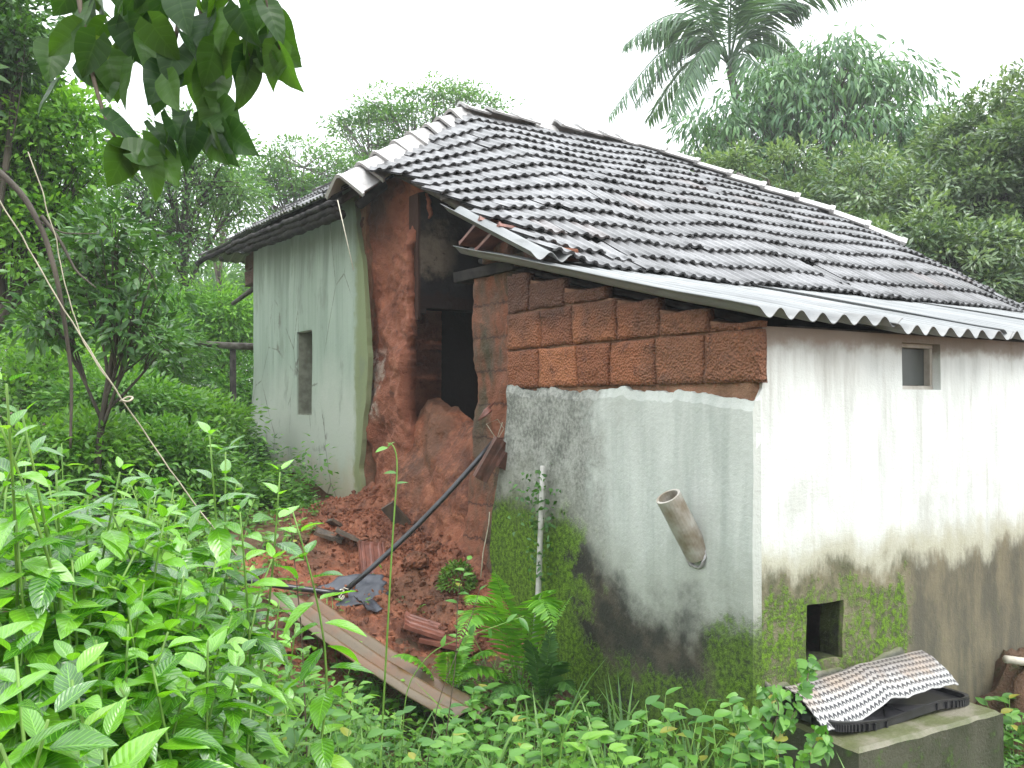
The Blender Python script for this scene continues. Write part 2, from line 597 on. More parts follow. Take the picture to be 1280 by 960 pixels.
def m_plaster_right():
    n = NT("whitewashed plaster of side wall")
    s, z = n.x, n.z
    big = n.noise(1.7, 5, 0.6, n.vec((1, 1, 1), (4, 0, 2)))
    med = n.noise(6, 6, 0.65)
    fine = n.noise(36, 4, 0.7)
    spk = n.noise(110, 3, 0.7)
    streak = n.noise(7, 5, 0.65, n.vec((1, 1, 0.13)))
    streak2 = n.noise(22, 4, 0.6, n.vec((1, 1, 0.08)))
    col = n.mix(n.sm(streak, 0.42, 0.8), (0.65, 0.68, 0.65), (0.45, 0.475, 0.44))
    col = n.mix(n.mul(n.sm(streak2, 0.52, 0.75), 0.5), col, (0.36, 0.36, 0.31))
    # damp grey streaks and brown dirt under the eave
    top = n.sm(n.add(z, n.mul(n.sub(streak, 0.5), 0.7)), 1.40, 1.85)
    near = n.sm(s, 1.05, 0.5)
    col = n.mix(n.mul(n.mul(top, near), 0.75), col, (0.30, 0.29, 0.26))
    col = n.mix(n.mul(n.sm(n.add(z, n.mul(n.sub(med, 0.5), 0.18)), 1.74, 1.82), 0.8), col, (0.19, 0.135, 0.095))
    # foot of the wall
    streak3 = n.noise(5, 6, 0.72, n.vec((1, 1, 0.42), (2, 7, 1)))
    zw = n.add(z, n.add(n.mul(n.sub(big, 0.5), 0.40), n.add(n.mul(n.sub(streak3, 0.5), 0.40), n.mul(n.sub(streak, 0.5), 0.12))))
    blot = n.mul(n.sm(n.noise(2.4, 6, 0.7, n.vec((1, 1, 0.6), (8, 1, 3))), 0.50, 0.66), n.sm(z, 1.5, 0.9))
    col = n.mix(n.mul(blot, 0.45), col, (0.33, 0.33, 0.28))
    col = n.mix(n.mul(n.sm(zw, 0.93, 0.72), 0.8), col, (0.37, 0.355, 0.25))
    low = n.mix(n.sm(med, 0.38, 0.66), (0.07, 0.07, 0.035), (0.20, 0.175, 0.11))
    grey = n.mix(n.sm(n.add(n.mul(streak, 0.4), n.mul(streak3, 0.6)), 0.38, 0.60), (0.17, 0.145, 0.09), (0.075, 0.07, 0.05))
    rt = n.sm(n.add(s, n.mul(n.sub(med, 0.5), 0.15)), 1.08, 1.18)
    low = n.mix(rt, low, grey)
    col = n.mix(n.mul(n.sm(zw, 0.74, 0.62), 0.95), col, low)
    mn = n.add(n.mul(n.noise(14, 5, 0.7, n.vec((1, 1, 0.5))), 0.55), n.mul(fine, 0.45))
    mk = n.mul(n.sm(zw, 0.68, 0.56), n.sub(1.0, n.mul(rt, 0.9)))
    gap = n.math('ABSOLUTE', n.sub(s, 0.52))
    mk = n.mul(mk, n.sm(gap, 0.0, 0.28, 0.72, 1.0))
    mk = n.mul(mk, n.sm(n.add(mn, n.mul(mk, 0.15)), 0.54, 0.70))
    col = moss_layers(n, col, mk, fine)
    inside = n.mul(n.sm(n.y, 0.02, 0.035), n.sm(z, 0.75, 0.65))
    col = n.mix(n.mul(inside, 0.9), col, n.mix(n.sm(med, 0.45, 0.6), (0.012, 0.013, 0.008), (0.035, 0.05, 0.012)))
    h = n.add(n.mul(med, 0.4), n.add(n.mul(fine, 0.4), n.mul(spk, 0.3)))
    h = n.add(h, n.mul(mk, n.mul(spk, 1.5)))
    return n.finish(n.bsdf(col, 0.72, 0.3, n.bump(h, 0.6, 0.01)))


def m_plaster_green():
    n = NT("pale green painted plaster")
    t, z = n.y, n.z
    big = n.noise(1.2, 5, 0.6)
    med = n.noise(5, 6, 0.65)
    fine = n.noise(30, 4, 0.7)
    streak = n.noise(5, 4, 0.6, n.vec((1, 1, 0.12)))
    col = n.mix(n.sm(streak, 0.3, 0.7), (0.34, 0.405, 0.335), (0.25, 0.31, 0.25))
    col = n.mix(n.sm(n.add(z, n.mul(n.sub(big, 0.5), 1.2)), 2.1, 1.2), col, (0.45, 0.475, 0.41))
    col = n.mix(n.mul(n.sm(fine, 0.60, 0.72), 0.5), col, (0.22, 0.25, 0.2))
    col = n.mix(n.mul(n.sm(n.add(z, n.mul(n.sub(med, 0.5), 0.7)), 1.05, 0.6), 0.55), col, (0.44, 0.33, 0.20))
    col = n.mix(n.mul(n.sm(n.add(t, n.mul(n.sub(med, 0.5), 0.3)), 4.86, 4.72), 0.8), col, (0.17, 0.20, 0.07))
    col = n.mix(n.mul(n.sm(n.noise(2.3, 4, 0.7, n.vec((1, 1, 0.5), (9, 3, 4))), 0.58, 0.68), 0.4), col, (0.16, 0.18, 0.14))
    # streaky darker tone towards the top, and a few hairline cracks
    col = n.mix(n.mul(n.sm(n.add(z, n.mul(n.sub(streak, 0.5), 1.4)), 2.7, 3.3), 0.55), col, (0.12, 0.15, 0.11))
    cr = n.voro(1.3, n.vec((1, 1, 0.6), (3, 1, 2)), 'DISTANCE_TO_EDGE')
    crk = n.mul(n.sm(n.add(cr, n.mul(n.sub(fine, 0.5), 0.03)), 0.010, 0.002), n.sm(big, 0.48, 0.56))
    col = n.mix(n.mul(crk, 0.7), col, (0.10, 0.09, 0.07))
    return n.finish(n.bsdf(col, 0.7, 0.3, n.bump(n.add(med, n.mul(fine, 0.5)), 0.4, 0.01)))


def m_inner():
    n = NT("sooty interior wall with painted shade")
    a = n.noise(3.2, 5, 0.65)
    b = n.noise(14, 5, 0.7)
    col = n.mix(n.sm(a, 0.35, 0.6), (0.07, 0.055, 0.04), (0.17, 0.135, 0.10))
    col = n.mix(n.sm(n.add(n.x, n.mul(n.sub(a, 0.5), 0.5)), 0.42, 0.56), col, (0.014, 0.013, 0.014))  # near-black deeper in: shade of the cavity put into the colour
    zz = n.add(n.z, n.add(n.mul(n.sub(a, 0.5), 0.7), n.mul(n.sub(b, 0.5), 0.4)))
    col = n.mix(n.sm(zz, 2.72, 2.5), col, (0.015, 0.013, 0.014))  # lower wall near-black too, painted shade of the hole besides soot
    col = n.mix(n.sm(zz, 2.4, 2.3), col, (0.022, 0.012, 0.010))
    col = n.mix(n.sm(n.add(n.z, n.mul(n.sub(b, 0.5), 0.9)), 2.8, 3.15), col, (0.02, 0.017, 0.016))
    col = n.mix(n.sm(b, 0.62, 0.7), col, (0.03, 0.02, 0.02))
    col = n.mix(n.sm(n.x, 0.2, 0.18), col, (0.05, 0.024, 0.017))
    return n.finish(n.bsdf(col, 0.8, 0.2, n.bump(n.add(a, b), 0.7, 0.02)))


def m_tile():
    n = NT("wet weathered clay tile")
    r = n.attr("rnd")
    a = n.noise(3, 5, 0.65)
    b = n.noise(28, 5, 0.7)
    col = n.mix(n.sm(r, 0.2, 0.8), (0.11, 0.108, 0.11), (0.18, 0.178, 0.182))
    col = n.mix(n.mul(n.sm(b, 0.5, 0.7), 0.6), col, (0.06, 0.058, 0.058))
    col = n.mix(n.mul(n.sm(a, 0.5, 0.7), 0.35), col, (0.075, 0.072, 0.065))
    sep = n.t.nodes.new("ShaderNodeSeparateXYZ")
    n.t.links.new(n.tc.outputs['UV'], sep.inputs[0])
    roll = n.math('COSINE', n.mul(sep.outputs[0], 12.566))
    lip_wear_shade = n.mul(n.sm(n.add(sep.outputs[1], n.mul(n.sub(b, 0.5), 0.25)), 0.72, 0.95), n.sm(roll, 0.6, -0.4, 0.25, 1.0))  # dark lower ends: weathering plus painted shade of the roll openings
    col = n.mix(n.mul(lip_wear_shade, 0.9), col, (0.015, 0.014, 0.015))
    col = n.mix(n.mul(n.sm(r, 0.98, 0.985), 0.3), col, (0.13, 0.085, 0.07))
    return n.finish(n.bsdf(col, 0.33, 0.7, n.bump(b, 0.4, 0.004)))


def m_cap():
    n = NT("pale cemented ridge tile")
    a = n.noise(4, 5, 0.65)
    b = n.noise(30, 5, 0.7)
    col = n.mix(n.sm(a, 0.35, 0.65), (0.46, 0.45, 0.44), (0.32, 0.31, 0.30))
    col = n.mix(n.sm(b, 0.58, 0.75), col, (0.10, 0.09, 0.085))
    return n.finish(n.bsdf(col, 0.4, 0.6, n.bump(b, 0.4, 0.004)))


def m_asb():
    n = NT("grey fibre cement sheet")
    a = n.noise(2.2, 5, 0.6, n.vec((1, 0.3, 1)))
    b = n.noise(50, 4, 0.7)
    c = n.noise(9, 4, 0.6, n.vec((1, 0.15, 1)))
    col = n.mix(n.sm(a, 0.35, 0.65), (0.16, 0.168, 0.17), (0.245, 0.252, 0.25))
    col = n.mix(n.mul(n.sm(c, 0.5, 0.75), 0.7), col, (0.09, 0.092, 0.088))
    col = n.mix(n.mul(n.sm(b, 0.55, 0.7), 0.4), col, (0.12, 0.12, 0.115))
    return n.finish(n.bsdf(col, 0.45, 0.5, n.bump(b, 0.3, 0.003)))


def m_fallen():
    n = NT("muddy fibre cement sheet")
    a = n.noise(2.5, 6, 0.65)
    b = n.noise(40, 4, 0.7)
    col = n.mix(n.sm(a, 0.38, 0.62), (0.13, 0.062, 0.026), (0.105, 0.078, 0.044))
    col = n.mix(n.mul(n.sm(b, 0.5, 0.7), 0.5), col, (0.06, 0.042, 0.025))
    return n.finish(n.bsdf(col, 0.4, 0.5, n.bump(b, 0.3, 0.003)))


def m_concrete():
    n = NT("mossy wet concrete")
    a = n.noise(3.5, 6, 0.65)
    b = n.noise(14, 5, 0.7)
    c = n.noise(70, 4, 0.7)
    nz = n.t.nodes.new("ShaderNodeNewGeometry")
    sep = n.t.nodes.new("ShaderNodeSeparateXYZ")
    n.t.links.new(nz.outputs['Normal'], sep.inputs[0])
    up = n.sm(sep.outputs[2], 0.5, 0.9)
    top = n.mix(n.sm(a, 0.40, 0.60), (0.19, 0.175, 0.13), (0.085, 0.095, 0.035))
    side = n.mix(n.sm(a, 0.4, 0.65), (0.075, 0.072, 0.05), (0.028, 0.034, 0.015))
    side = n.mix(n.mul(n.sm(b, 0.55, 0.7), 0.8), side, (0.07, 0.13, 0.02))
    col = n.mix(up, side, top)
    col = n.mix(n.mul(n.sm(c, 0.55, 0.72), 0.5), col, (0.07, 0.065, 0.05))
    return n.finish(n.bsdf(col, 0.5, 0.45, n.bump(n.add(b, c), 0.6, 0.008)))


def m_mat():
    n = NT("woven white and black mat")
    uv = n.tc.outputs['UV']
    sep = n.t.nodes.new("ShaderNodeSeparateXYZ")
    n.t.links.new(uv, sep.inputs[0])
    u, v = sep.outputs[0], sep.outputs[1]
    # staggered little chevrons
    row = n.math('FLOOR', v)
    uu = n.add(u, n.mul(row, 0.5))
    fu = n.math('ABSOLUTE', n.sub(n.math('FRACT', uu), 0.5))
    fv = n.math('FRACT', v)
    d = n.math('ABSOLUTE', n.sub(fv, n.add(0.25, n.mul(fu, 1.0))))
    dark = n.mul(n.sm(d, 0.26, 0.2), n.sm(fu, 0.46, 0.40))
    w = n.mix(n.noise(30, 3), (0.5, 0.5, 0.48), (0.30, 0.30, 0.29))
    col = n.mix(dark, w, (0.03, 0.03, 0.035))
    # rusty brown dirt on the crown of the arch
    a = n.noise(5, 5, 0.65)
    dirt = n.sm(n.add(n.z, n.mul(n.sub(a, 0.5), 0.16)), 0.185, 0.235)
    brown = n.mix(n.sm(a, 0.4, 0.6), (0.12, 0.09, 0.075), (0.24, 0.16, 0.10))
    col = n.mix(n.mul(dirt, 0.62), col, n.mix(n.mul(dark, 0.6), brown, (0.02, 0.02, 0.02)))
    return n.finish(n.bsdf(col, 0.5, 0.4, n.bump(dark, 0.5, -0.004)))


def m_ground():
    n = NT("damp red brown earth")
    a = n.noise(0.8, 6, 0.65)
    b = n.noise(9, 6, 0.7)
    c = n.noise(55, 4, 0.7)
    col = n.mix(n.sm(a, 0.4, 0.6), (0.085, 0.05, 0.028), (0.16, 0.085, 0.05))
    col = n.mix(n.sm(b, 0.5, 0.7), col, (0.05, 0.06, 0.02))
    return n.finish(n.bsdf(col, 0.75, 0.3, n.bump(n.add(b, n.mul(c, 0.5)), 0.8, 0.04)))


M['mud'] = m_mud()
M['laterite'] = m_laterite()
M['core'] = m_core()
M['pier'] = m_pier()
M['pl_front'] = m_plaster_front()
M['pl_right'] = m_plaster_right()
M['pl_green'] = m_plaster_green()
M['inner'] = m_inner()
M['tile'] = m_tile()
M['cap'] = m_cap()
M['asb'] = m_asb()
M['fallen'] = m_fallen()
M['concrete'] = m_concrete()
M['mat'] = m_mat()
M['ground'] = m_ground()
M['red_tile'] = simple("wet red clay tile", (0.12, 0.045, 0.032), (0.26, 0.10, 0.07), 12, 0.4, 0.3, 0.004, spec=0.5)
M['dark_tile'] = simple("mossy dark clay tile", (0.05, 0.042, 0.035), (0.13, 0.095, 0.065), 12, 0.5, 0.4, 0.004)
M['dark_wood'] = simple('soaked dark timber', (0.012, 0.011, 0.011), (0.04, 0.035, 0.032), 9, 0.85, 0.5, 0.006, spec=0.15)
M['baked_shade'] = simple('painted shade plaster', (0.008, 0.008, 0.008), (0.02, 0.018, 0.016), 9, 0.9, 0.5, 0.006, spec=0.1)  # near-black colour standing in for shade in rooms and openings
M['reveal'] = simple('grimy olive plaster', (0.15, 0.15, 0.11), (0.26, 0.27, 0.21), 9, 0.8, 0.5, 0.006)
M['drain'] = simple("aged cement pipe", (0.20, 0.16, 0.11), (0.40, 0.38, 0.34), 9, 0.45, 0.4, 0.006)
M['frame'] = simple("pale window frame wood", (0.34, 0.31, 0.26), (0.5, 0.47, 0.42), 12, 0.6, 0.3, 0.004)
M['leaf_tiny'] = leaf_mat('small dark weed leaf', (0.02, 0.075, 0.012), (0.07, 0.2, 0.03), 0.4, 0.3)
M['mossclump'] = leaf_mat("moss tuft", (0.06, 0.14, 0.015), (0.14, 0.27, 0.03), 0.7, 0.3)


def m_pane():
    n = NT("dusty dark window pane")
    a = n.noise(12, 4, 0.6)
    return n.finish(n.bsdf(n.mix(a, (0.05, 0.06, 0.055), (0.10, 0.11, 0.10)), 0.35, 0.5))


M['pane'] = m_pane()
# ------------------------------------------------------------------ terrain
def gz(X, Y):
    X, Y = np.asarray(X, float), np.asarray(Y, float)
    dx, dy = X - HC.x, Y - HC.y
    s, t = dx * ca + dy * sa, -dx * sa + dy * ca
    z = -0.35 + 0.85 * sst(t, 0.3, 4.6) + 0.30 * sst(-s, 1.4, 3.0) * (1 - sst(t, 1.0, 4.0))
    z = z + 0.012 * np.clip(np.hypot(X, Y) - 12, 0, 200)
    z = z + 0.25 * sst(s, 1.4, 2.2) * sst(-t, 0.1, 0.9)
    return z + 0.05 * fbm(X, Y, 0, 0.9, 3, 5)


def gzs(X, Y):
    return float(gz(X, Y))


def g_axis(a, b, fine, n_out, far):
    c = np.arange(a, b, fine)
    k = np.arange(1, n_out + 1) / n_out
    lo = a - far * k ** 2.5
    hi = b + far * k ** 2.5
    return np.concatenate([lo[::-1], c, hi])


gx, gy = g_axis(-7, 5, 0.12, 30, 150), g_axis(-1, 12, 0.12, 30, 150)
GX, GY = np.meshgrid(gx, gy, indexing='ij')
mb = MB()
mb.grid(np.stack([GX, GY, gz(GX, GY)], -1))
tag(mb.build("ground", M['ground'], smooth=True), kind='structure')

# ------------------------------------------------------------------ house
house = empty("house", HC, HA)
tag(house, "old tiled village house with a collapsed mud corner", "house")
H = house


def U(a):
    return np.asarray(a, float)


# --- front wall: core, plaster, laterite blocks
def wall_top(t):
    return 1.83 + 0.24 * U(t)


tt, vv = np.meshgrid(np.linspace(0.02, 2.2, 66), np.linspace(0, 1, 70), indexing='ij')
zz = -0.6 + vv * (wall_top(tt) + 0.6)
te = 2.17 + 0.18 * sst(zz, 1.5, 0.6) * sst(zz, -1, 0) + 0.035 * fbm(0, 0, zz, 5, 3, 3)
tw = tt + (te - 2.2) * sst(tt, 1.9, 2.2)
sf = 0.016 + 0.018 * fbm(tw, zz, 0, 6, 4, 1)
front = MB()
front.slab(np.stack([sf, tw, zz], -1), np.stack([np.full_like(tt, 0.33), tw, zz], -1))
w_front = front.build("front_wall", M['core'], H, smooth=True)

tt, vv = np.meshgrid(np.linspace(0.0, 1.0, 110), np.linspace(0, 1, 90), indexing='ij')
tz = 1.565 + 0.035 * tt + 0.05 * fbm(tt * 2.2, 0, 0, 6, 6, 21, 0.7) - 0.03 * sst(tt, 0.2, 0.0)
zz = -0.6 + vv * (tz + 0.6)
te = 2.15 + 0.19 * sst(zz, 1.5, 0.6) + 0.045 * fbm(0, 3, zz, 4, 4, 4)
tw = tt * te
sf = -0.024 + 0.009 * fbm(tw, zz, 0, 2.5, 4, 9) + 0.016 * sst(vv, 0.975, 1.0)
mb = MB()
mb.slab(np.stack([sf, tw, zz], -1), np.stack([np.full_like(tt, 0.03), tw, zz], -1))
mb.build("front_plaster", M['pl_front'], H, smooth=False)

mb = MB()
rows = [(1.60, 1.84), (1.852, 2.08), (2.092, 2.36)]
for k, (z0, z1) in enumerate(rows):
    t = -0.022
    while t < 2.16:
        w = R.uniform(0.30, 0.42)
        t1 = min(t + w, 2.18)
        if 2.18 - t1 < 0.12:
            t1 = 2.18
        g = R.uniform(0.004, 0.009)
        a, b = (t if t < 0 else t + g), t1 - g
        top = min(z1, float(wall_top((a + b) / 2)) + 0.02)
        if top - z0 > 0.02:
            u, v = np.meshgrid(np.linspace(0, 1, 16), np.linspace(0, 1, 12), indexing='ij')
            ed = np.minimum(np.minimum(u, 1 - u) * (b - a), np.minimum(v, 1 - v) * (top - z0))
            rnd_ = 0.007 * (1 - sst(ed, 0, 0.016))
            T, Z = a + u * (b - a), z0 + v * (top - z0)
            sh = 0.012 * fbm(T, Z, k, 9, 2, 40)
            pr = -R.uniform(0.004, 0.011)
            S = pr + rnd_ + 0.014 * fbm(T, Z, k, 16, 4, 30)
            o0 = mb.n
            mb.slab(np.stack([S, T + sh, Z + sh * 0.7], -1), np.stack([np.full_like(S, 0.05), T + sh, Z + sh * 0.7], -1))
            mb.r[-1] = np.full(len(mb.r[-1]), R.random())
        t = t1
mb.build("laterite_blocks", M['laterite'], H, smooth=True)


# --- right (side) wall with two openings
def spaced(a, b, d, holes=()):
    arr = np.arange(a, b, d)
    hs = np.array([h for h in holes])
    arr = np.array([x for x in arr if all(abs(x - h) > d * 0.35 for h in hs)])
    return np.unique(np.concatenate([arr, hs, [b]]))


HOLE_LOW = (0.335, 0.60, 0.265, 0.545)
HOLE_WIN = (1.08, 1.42, 1.575, 1.82)
sa_ = spaced(0.0, 4.2, 0.06, (HOLE_LOW[0], HOLE_LOW[1], HOLE_WIN[0], HOLE_WIN[1]))
sa_ = np.concatenate([sa_, np.arange(4.5, 7.3, 0.4)])
za_ = spaced(-0.6, 1.86, 0.06, (HOLE_LOW[2], HOLE_LOW[3], HOLE_WIN[2], HOLE_WIN[3]))
S_, Z_ = np.meshgrid(sa_, za_, indexing='ij')
sc_, zc_ = (sa_[:-1] + sa_[1:]) / 2, (za_[:-1] + za_[1:]) / 2
SC, ZCC = np.meshgrid(sc_, zc_, indexing='ij')
mask = np.ones(SC.shape, bool)
for h in (HOLE_LOW, HOLE_WIN):
    mask &= ~((SC > h[0]) & (SC < h[1]) & (ZCC > h[2]) & (ZCC < h[3]))
tf = 0.004 + 0.010 * fbm(S_, Z_, 1, 2.2, 3, 13)
jz = Z_ + 0.012 * fbm(S_, Z_, 2, 8, 2, 14) * (Z_ < 0.8) * (Z_ > 0)
js = S_ + 0.012 * fbm(S_, Z_, 5, 8, 2, 15) * (Z_ < 0.8) * (Z_ > 0)
mb = MB()
js = np.where((js < 0.04) & (Z_ > 1.56), 0.045, js)
mb.slab(np.stack([js, tf, jz], -1), np.stack([js, np.full_like(S_, 0.14), jz], -1), mask)
w_right = mb.build("side_wall", M['pl_right'], H, smooth=False)
win = MB()
a, b, c, d = HOLE_WIN
for (p, q) in (((a + b) / 2, c + 0.011), ((a + b) / 2, d - 0.011)):
    win.box((p, 0.075, q), (b - a - 0.004, 0.05, 0.02))
for p in (a + 0.014, b - 0.014):
    win.box((p, 0.075, (c + d) / 2), (0.024, 0.046, d - c - 0.046))
wf = win.build("window_frame", M['frame'], H)
mb = MB()
mb.box(((a + b) / 2, 0.09, (c + d) / 2), (b - a - 0.054, 0.008, d - c - 0.05))
mb.build("pane", M['pane'], wf)

# --- green gable wall
GH = (6.0, 6.47, 1.36, 2.25)
ta = spaced(4.6, 8.19, 0.035, (GH[0], GH[1]))
za = spaced(0.5, 3.50, 0.035, (GH[2], GH[3]))
T_, Z_ = np.meshgrid(ta, za, indexing='ij')
TC, ZCC = np.meshgrid((ta[:-1] + ta[1:]) / 2, (za[:-1] + za[1:]) / 2, indexing='ij')
mask = ~((TC > GH[0]) & (TC < GH[1]) & (ZCC > GH[2]) & (ZCC < GH[3]))
tr = 4.68 - 0.17 * np.exp(-((Z_ - 2.0) / 0.75) ** 2) + 0.06 * fbm(0, 0, Z_, 3.2, 4, 51) + 0.12 * sst(Z_, 2.6, 3.2)
zb = 0.60 + 0.13 * sst(T_, 5.4, 6.4) - 0.08 * sst(T_, 7.0, 8.1) + 0.035 * fbm(T_, 0, 0, 4, 4, 52) - 0.06 * sst(T_, 5.2, 4.8)
tw = T_ + (tr - 4.6) * sst(T_, 5.5, 4.6)
zw = Z_ + (zb - 0.5) * sst(Z_, 1.1, 0.5)
bul = 0.012 * fbm(tw, zw, 0, 1.5, 3, 53)
lean = -0.10 * sst(zw, 1.8, 0.4) * sst(tw, 6.8, 8.19)
mb = MB()
mb.slab(np.stack([-0.035 + bul + lean, tw, zw], -1), np.stack([0.012 + lean, tw, zw], -1), mask)
mb.build("green_plaster", M['pl_green'], H, smooth=False)
ta = spaced(4.66, 8.18, 0.06, (GH[0], GH[1]))
za = spaced(0.1, 3.50, 0.06, (GH[2], GH[3]))
T_, Z_ = np.meshgrid(ta, za, indexing='ij')
TC, ZCC = np.meshgrid((ta[:-1] + ta[1:]) / 2, (za[:-1] + za[1:]) / 2, indexing='ij')
mask = ~((TC > GH[0]) & (TC < GH[1]) & (ZCC > GH[2]) & (ZCC < GH[3]))
sf = 0.004 + 0.03 * np.abs(fbm(T_, Z_, 0, 5, 4, 54)) - 0.10 * sst(Z_, 1.8, 0.4) * sst(T_, 6.8, 8.19)
mb = MB()
mb.slab(np.stack([sf, T_, Z_], -1), np.stack([np.full_like(T_, 0.35), T_, Z_], -1), mask)
w_green = mb.build("gable_wall", M['core'], H, smooth=False)
mb = MB()
mb.box((0.27, 6.235, 1.805), (0.03, 0.43, 0.86))
for k in range(5):
    mb.box((0.245, 6.045 + k * 0.095, 1.805), (0.02, 0.012, 0.86))
mb.build("window_shutter", simple("dull boarded shutter", (0.12, 0.115, 0.09), (0.22, 0.21, 0.17), 7, 0.7, 0.4, 0.005), H)


# --- torn end of the gable wall (red mud) and the stump on the right
def m_mudwall():
    n = NT("torn mud wall with limewash remains")
    t, z = n.y, n.z
    a = n.noise(2.6, 6, 0.65)
    b = n.noise(12, 6, 0.7)
    c = n.noise(60, 4, 0.7)
    col = n.mix(n.sm(a, 0.35, 0.65), (0.20, 0.065, 0.034), (0.37, 0.14, 0.08))
    col = n.mix(n.sm(b, 0.5, 0.74), col, (0.12, 0.04, 0.025))
    pz = n.mul(n.sm(z, 1.30, 1.45), n.sm(z, 2.05, 1.85))
    pt = n.mul(n.sm(t, 4.36, 4.46), n.sm(t, 4.76, 4.66))
    lime = n.mul(n.mul(pz, pt), n.sm(n.noise(8, 5, 0.7), 0.44, 0.58))
    col = n.mix(n.mul(lime, 0.75), col, (0.55, 0.46, 0.38))
    baked_shade = n.sm(n.add(z, n.mul(n.sub(a, 0.5), 0.9)), 2.75, 3.25)  # top of the torn end darkened, shade painted into the mud
    col = n.mix(n.mul(baked_shade, n.mul(n.sm(t, 4.1, 4.6), 0.85)), col, (0.045, 0.028, 0.024))
    return n.finish(n.bsdf(col, 0.65, 0.3, n.bump(n.add(a, n.add(b, n.mul(c, 0.5))), 1.0, 0.035)))


M['mudwall'] = m_mudwall()
T_, Z_ = np.meshgrid(np.linspace(3.80, 4.78, 60), np.linspace(0.0, 3.60, 200), indexing='ij')
Z_ = np.minimum(Z_, 2.40 + (T_ - 1.65) * 0.475 - 0.06 - 0.35 * sst(T_, 4.0, 4.8))
edge = 3.94 + 0.13 * fbm(0, 0, Z_, 2.5, 5, 61, 0.6)
tw = 4.78 - (4.78 - T_) * (4.78 - edge) / 0.98
sf = 0.05 + 0.13 * fbm(tw, Z_, 0, 3.2, 6, 62, 0.6) + 0.10 * sst(Z_, 1.8, 3.0) * sst(tw, 4.7, 4.2) + 0.03 * np.abs(fbm(tw, Z_, 0, 9, 3, 63))
sf = sf + 0.10 * sst(tw, 4.0, 3.84)
mb = MB()
mb.slab(np.stack([sf, tw, Z_], -1), np.stack([np.maximum(sf + 0.02, np.where(tw < 4.1, 0.19, 0.5)), tw, Z_], -1))
mb.build("torn_wall_end", M['mudwall'], H, smooth=True)

def under_roof(s, t):
    """height just below the tiles (the roof surfaces are defined further down with the same planes)"""
    s, t = U(s), U(t)
    zm = 2.40 + (t - 1.65) * (0.60 - 0.125 * np.clip(1.2 - s, 0, 3)) - 0.25 * sst(s, 4.8, 6.6)
    zf = 3.24 + 0.045 * (t - 4.1) + 0.70 * (s + 0.4)
    zb_ = 4.42 - 0.3 * (t - 5.06)
    ze = 4.42 - 0.6 * (s - 3.5)
    return np.minimum(np.minimum(zm, zb_), np.minimum(np.where(t > 4.1, zf, 9), ze)) - 0.14


# cross wall with a dark niche
NI = (0.10, 0.62, 1.2, 2.30)
sa2 = spaced(0.17, 3.0, 0.04)
za2 = spaced(0.3, 4.1, 0.05)
S_, Z_ = np.meshgrid(sa2, za2, indexing='ij')
SC, ZCC = np.meshgrid((sa2[:-1] + sa2[1:]) / 2, (za2[:-1] + za2[1:]) / 2, indexing='ij')
rr = 0.16
cx_ = NI[0] + 0.07 + rr
mask = ~((SC > NI[0] + 0.07) & (SC < 0.9) & (ZCC > 1.2) & (ZCC < 2.30) & ~((SC < cx_) & (ZCC > 2.30 - rr) & (np.hypot(SC - cx_, ZCC - 2.30 + rr) > rr)))
mb = MB()
Z_ = np.minimum(Z_, under_roof(S_, 3.8))
tf = 3.90 + 0.02 * fbm(S_, Z_, 0, 4, 3, 64)
mb.slab(np.stack([S_, tf, Z_], -1), np.stack([S_, np.full_like(S_, 4.08), Z_], -1), mask)
mb.box((1.75, 4.5, 1.7), (2.4, 0.03, 1.5))
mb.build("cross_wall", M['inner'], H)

# stump / pier to the right of the hole
T_, Z_ = np.meshgrid(np.linspace(2.2, 2.95, 46), np.linspace(-0.45, 2.42, 130), indexing='ij')
edge = 2.92 + 0.07 * fbm(0, 0, Z_, 3.0, 4, 71) - 0.06 * sst(Z_, 1.9, 2.4)
r0 = 2.22
tw = r0 + (T_ - 2.2) / 0.75 * (edge - r0)
crack = 0.10 * np.exp(-((tw - 2.28 - 0.02 * fbm(0, 1, Z_, 3, 3, 74)) / 0.035) ** 2)
sf = 0.10 + 0.07 * fbm(tw, Z_, 0, 2.4, 5, 72) + 0.03 * np.abs(fbm(tw, Z_, 0, 10, 3, 73)) + crack - 0.10 * sst(Z_, 1.2, 0.2)
sf = sf + 0.12 * sst(tw, edge - 0.10, edge)
mb = MB()
mb.slab(np.stack([sf, tw, Z_], -1), np.stack([np.full_like(T_, 0.45), tw, Z_], -1))
mb.build("broken_pier", M['pier'], H, smooth=True)


# --- other walls that close the rooms
def plain(name, s0, s1, t0, t1, z0, z1, mat):
    m_ = MB()
    along_s = (s1 - s0) > (t1 - t0)
    n = 14
    u, v = np.meshgrid(np.linspace(0, 1, n), np.linspace(0, 1, 8), indexing='ij')
    S1 = s0 + u * (s1 - s0) if along_s else np.full_like(u, s0)
    T1 = np.full_like(u, t0) if along_s else t0 + u * (t1 - t0)
    S2 = S1 if along_s else np.full_like(u, s1)
    T2 = np.full_like(u, t1) if along_s else T1
    top = np.minimum(z1, under_roof((S1 + S2) / 2, (T1 + T2) / 2))
    Z = z0 + v * (top - z0)
    m_.slab(np.stack([S1, T1, Z], -1), np.stack([S2, T2, Z], -1))
    return m_.build(name, mat, H)


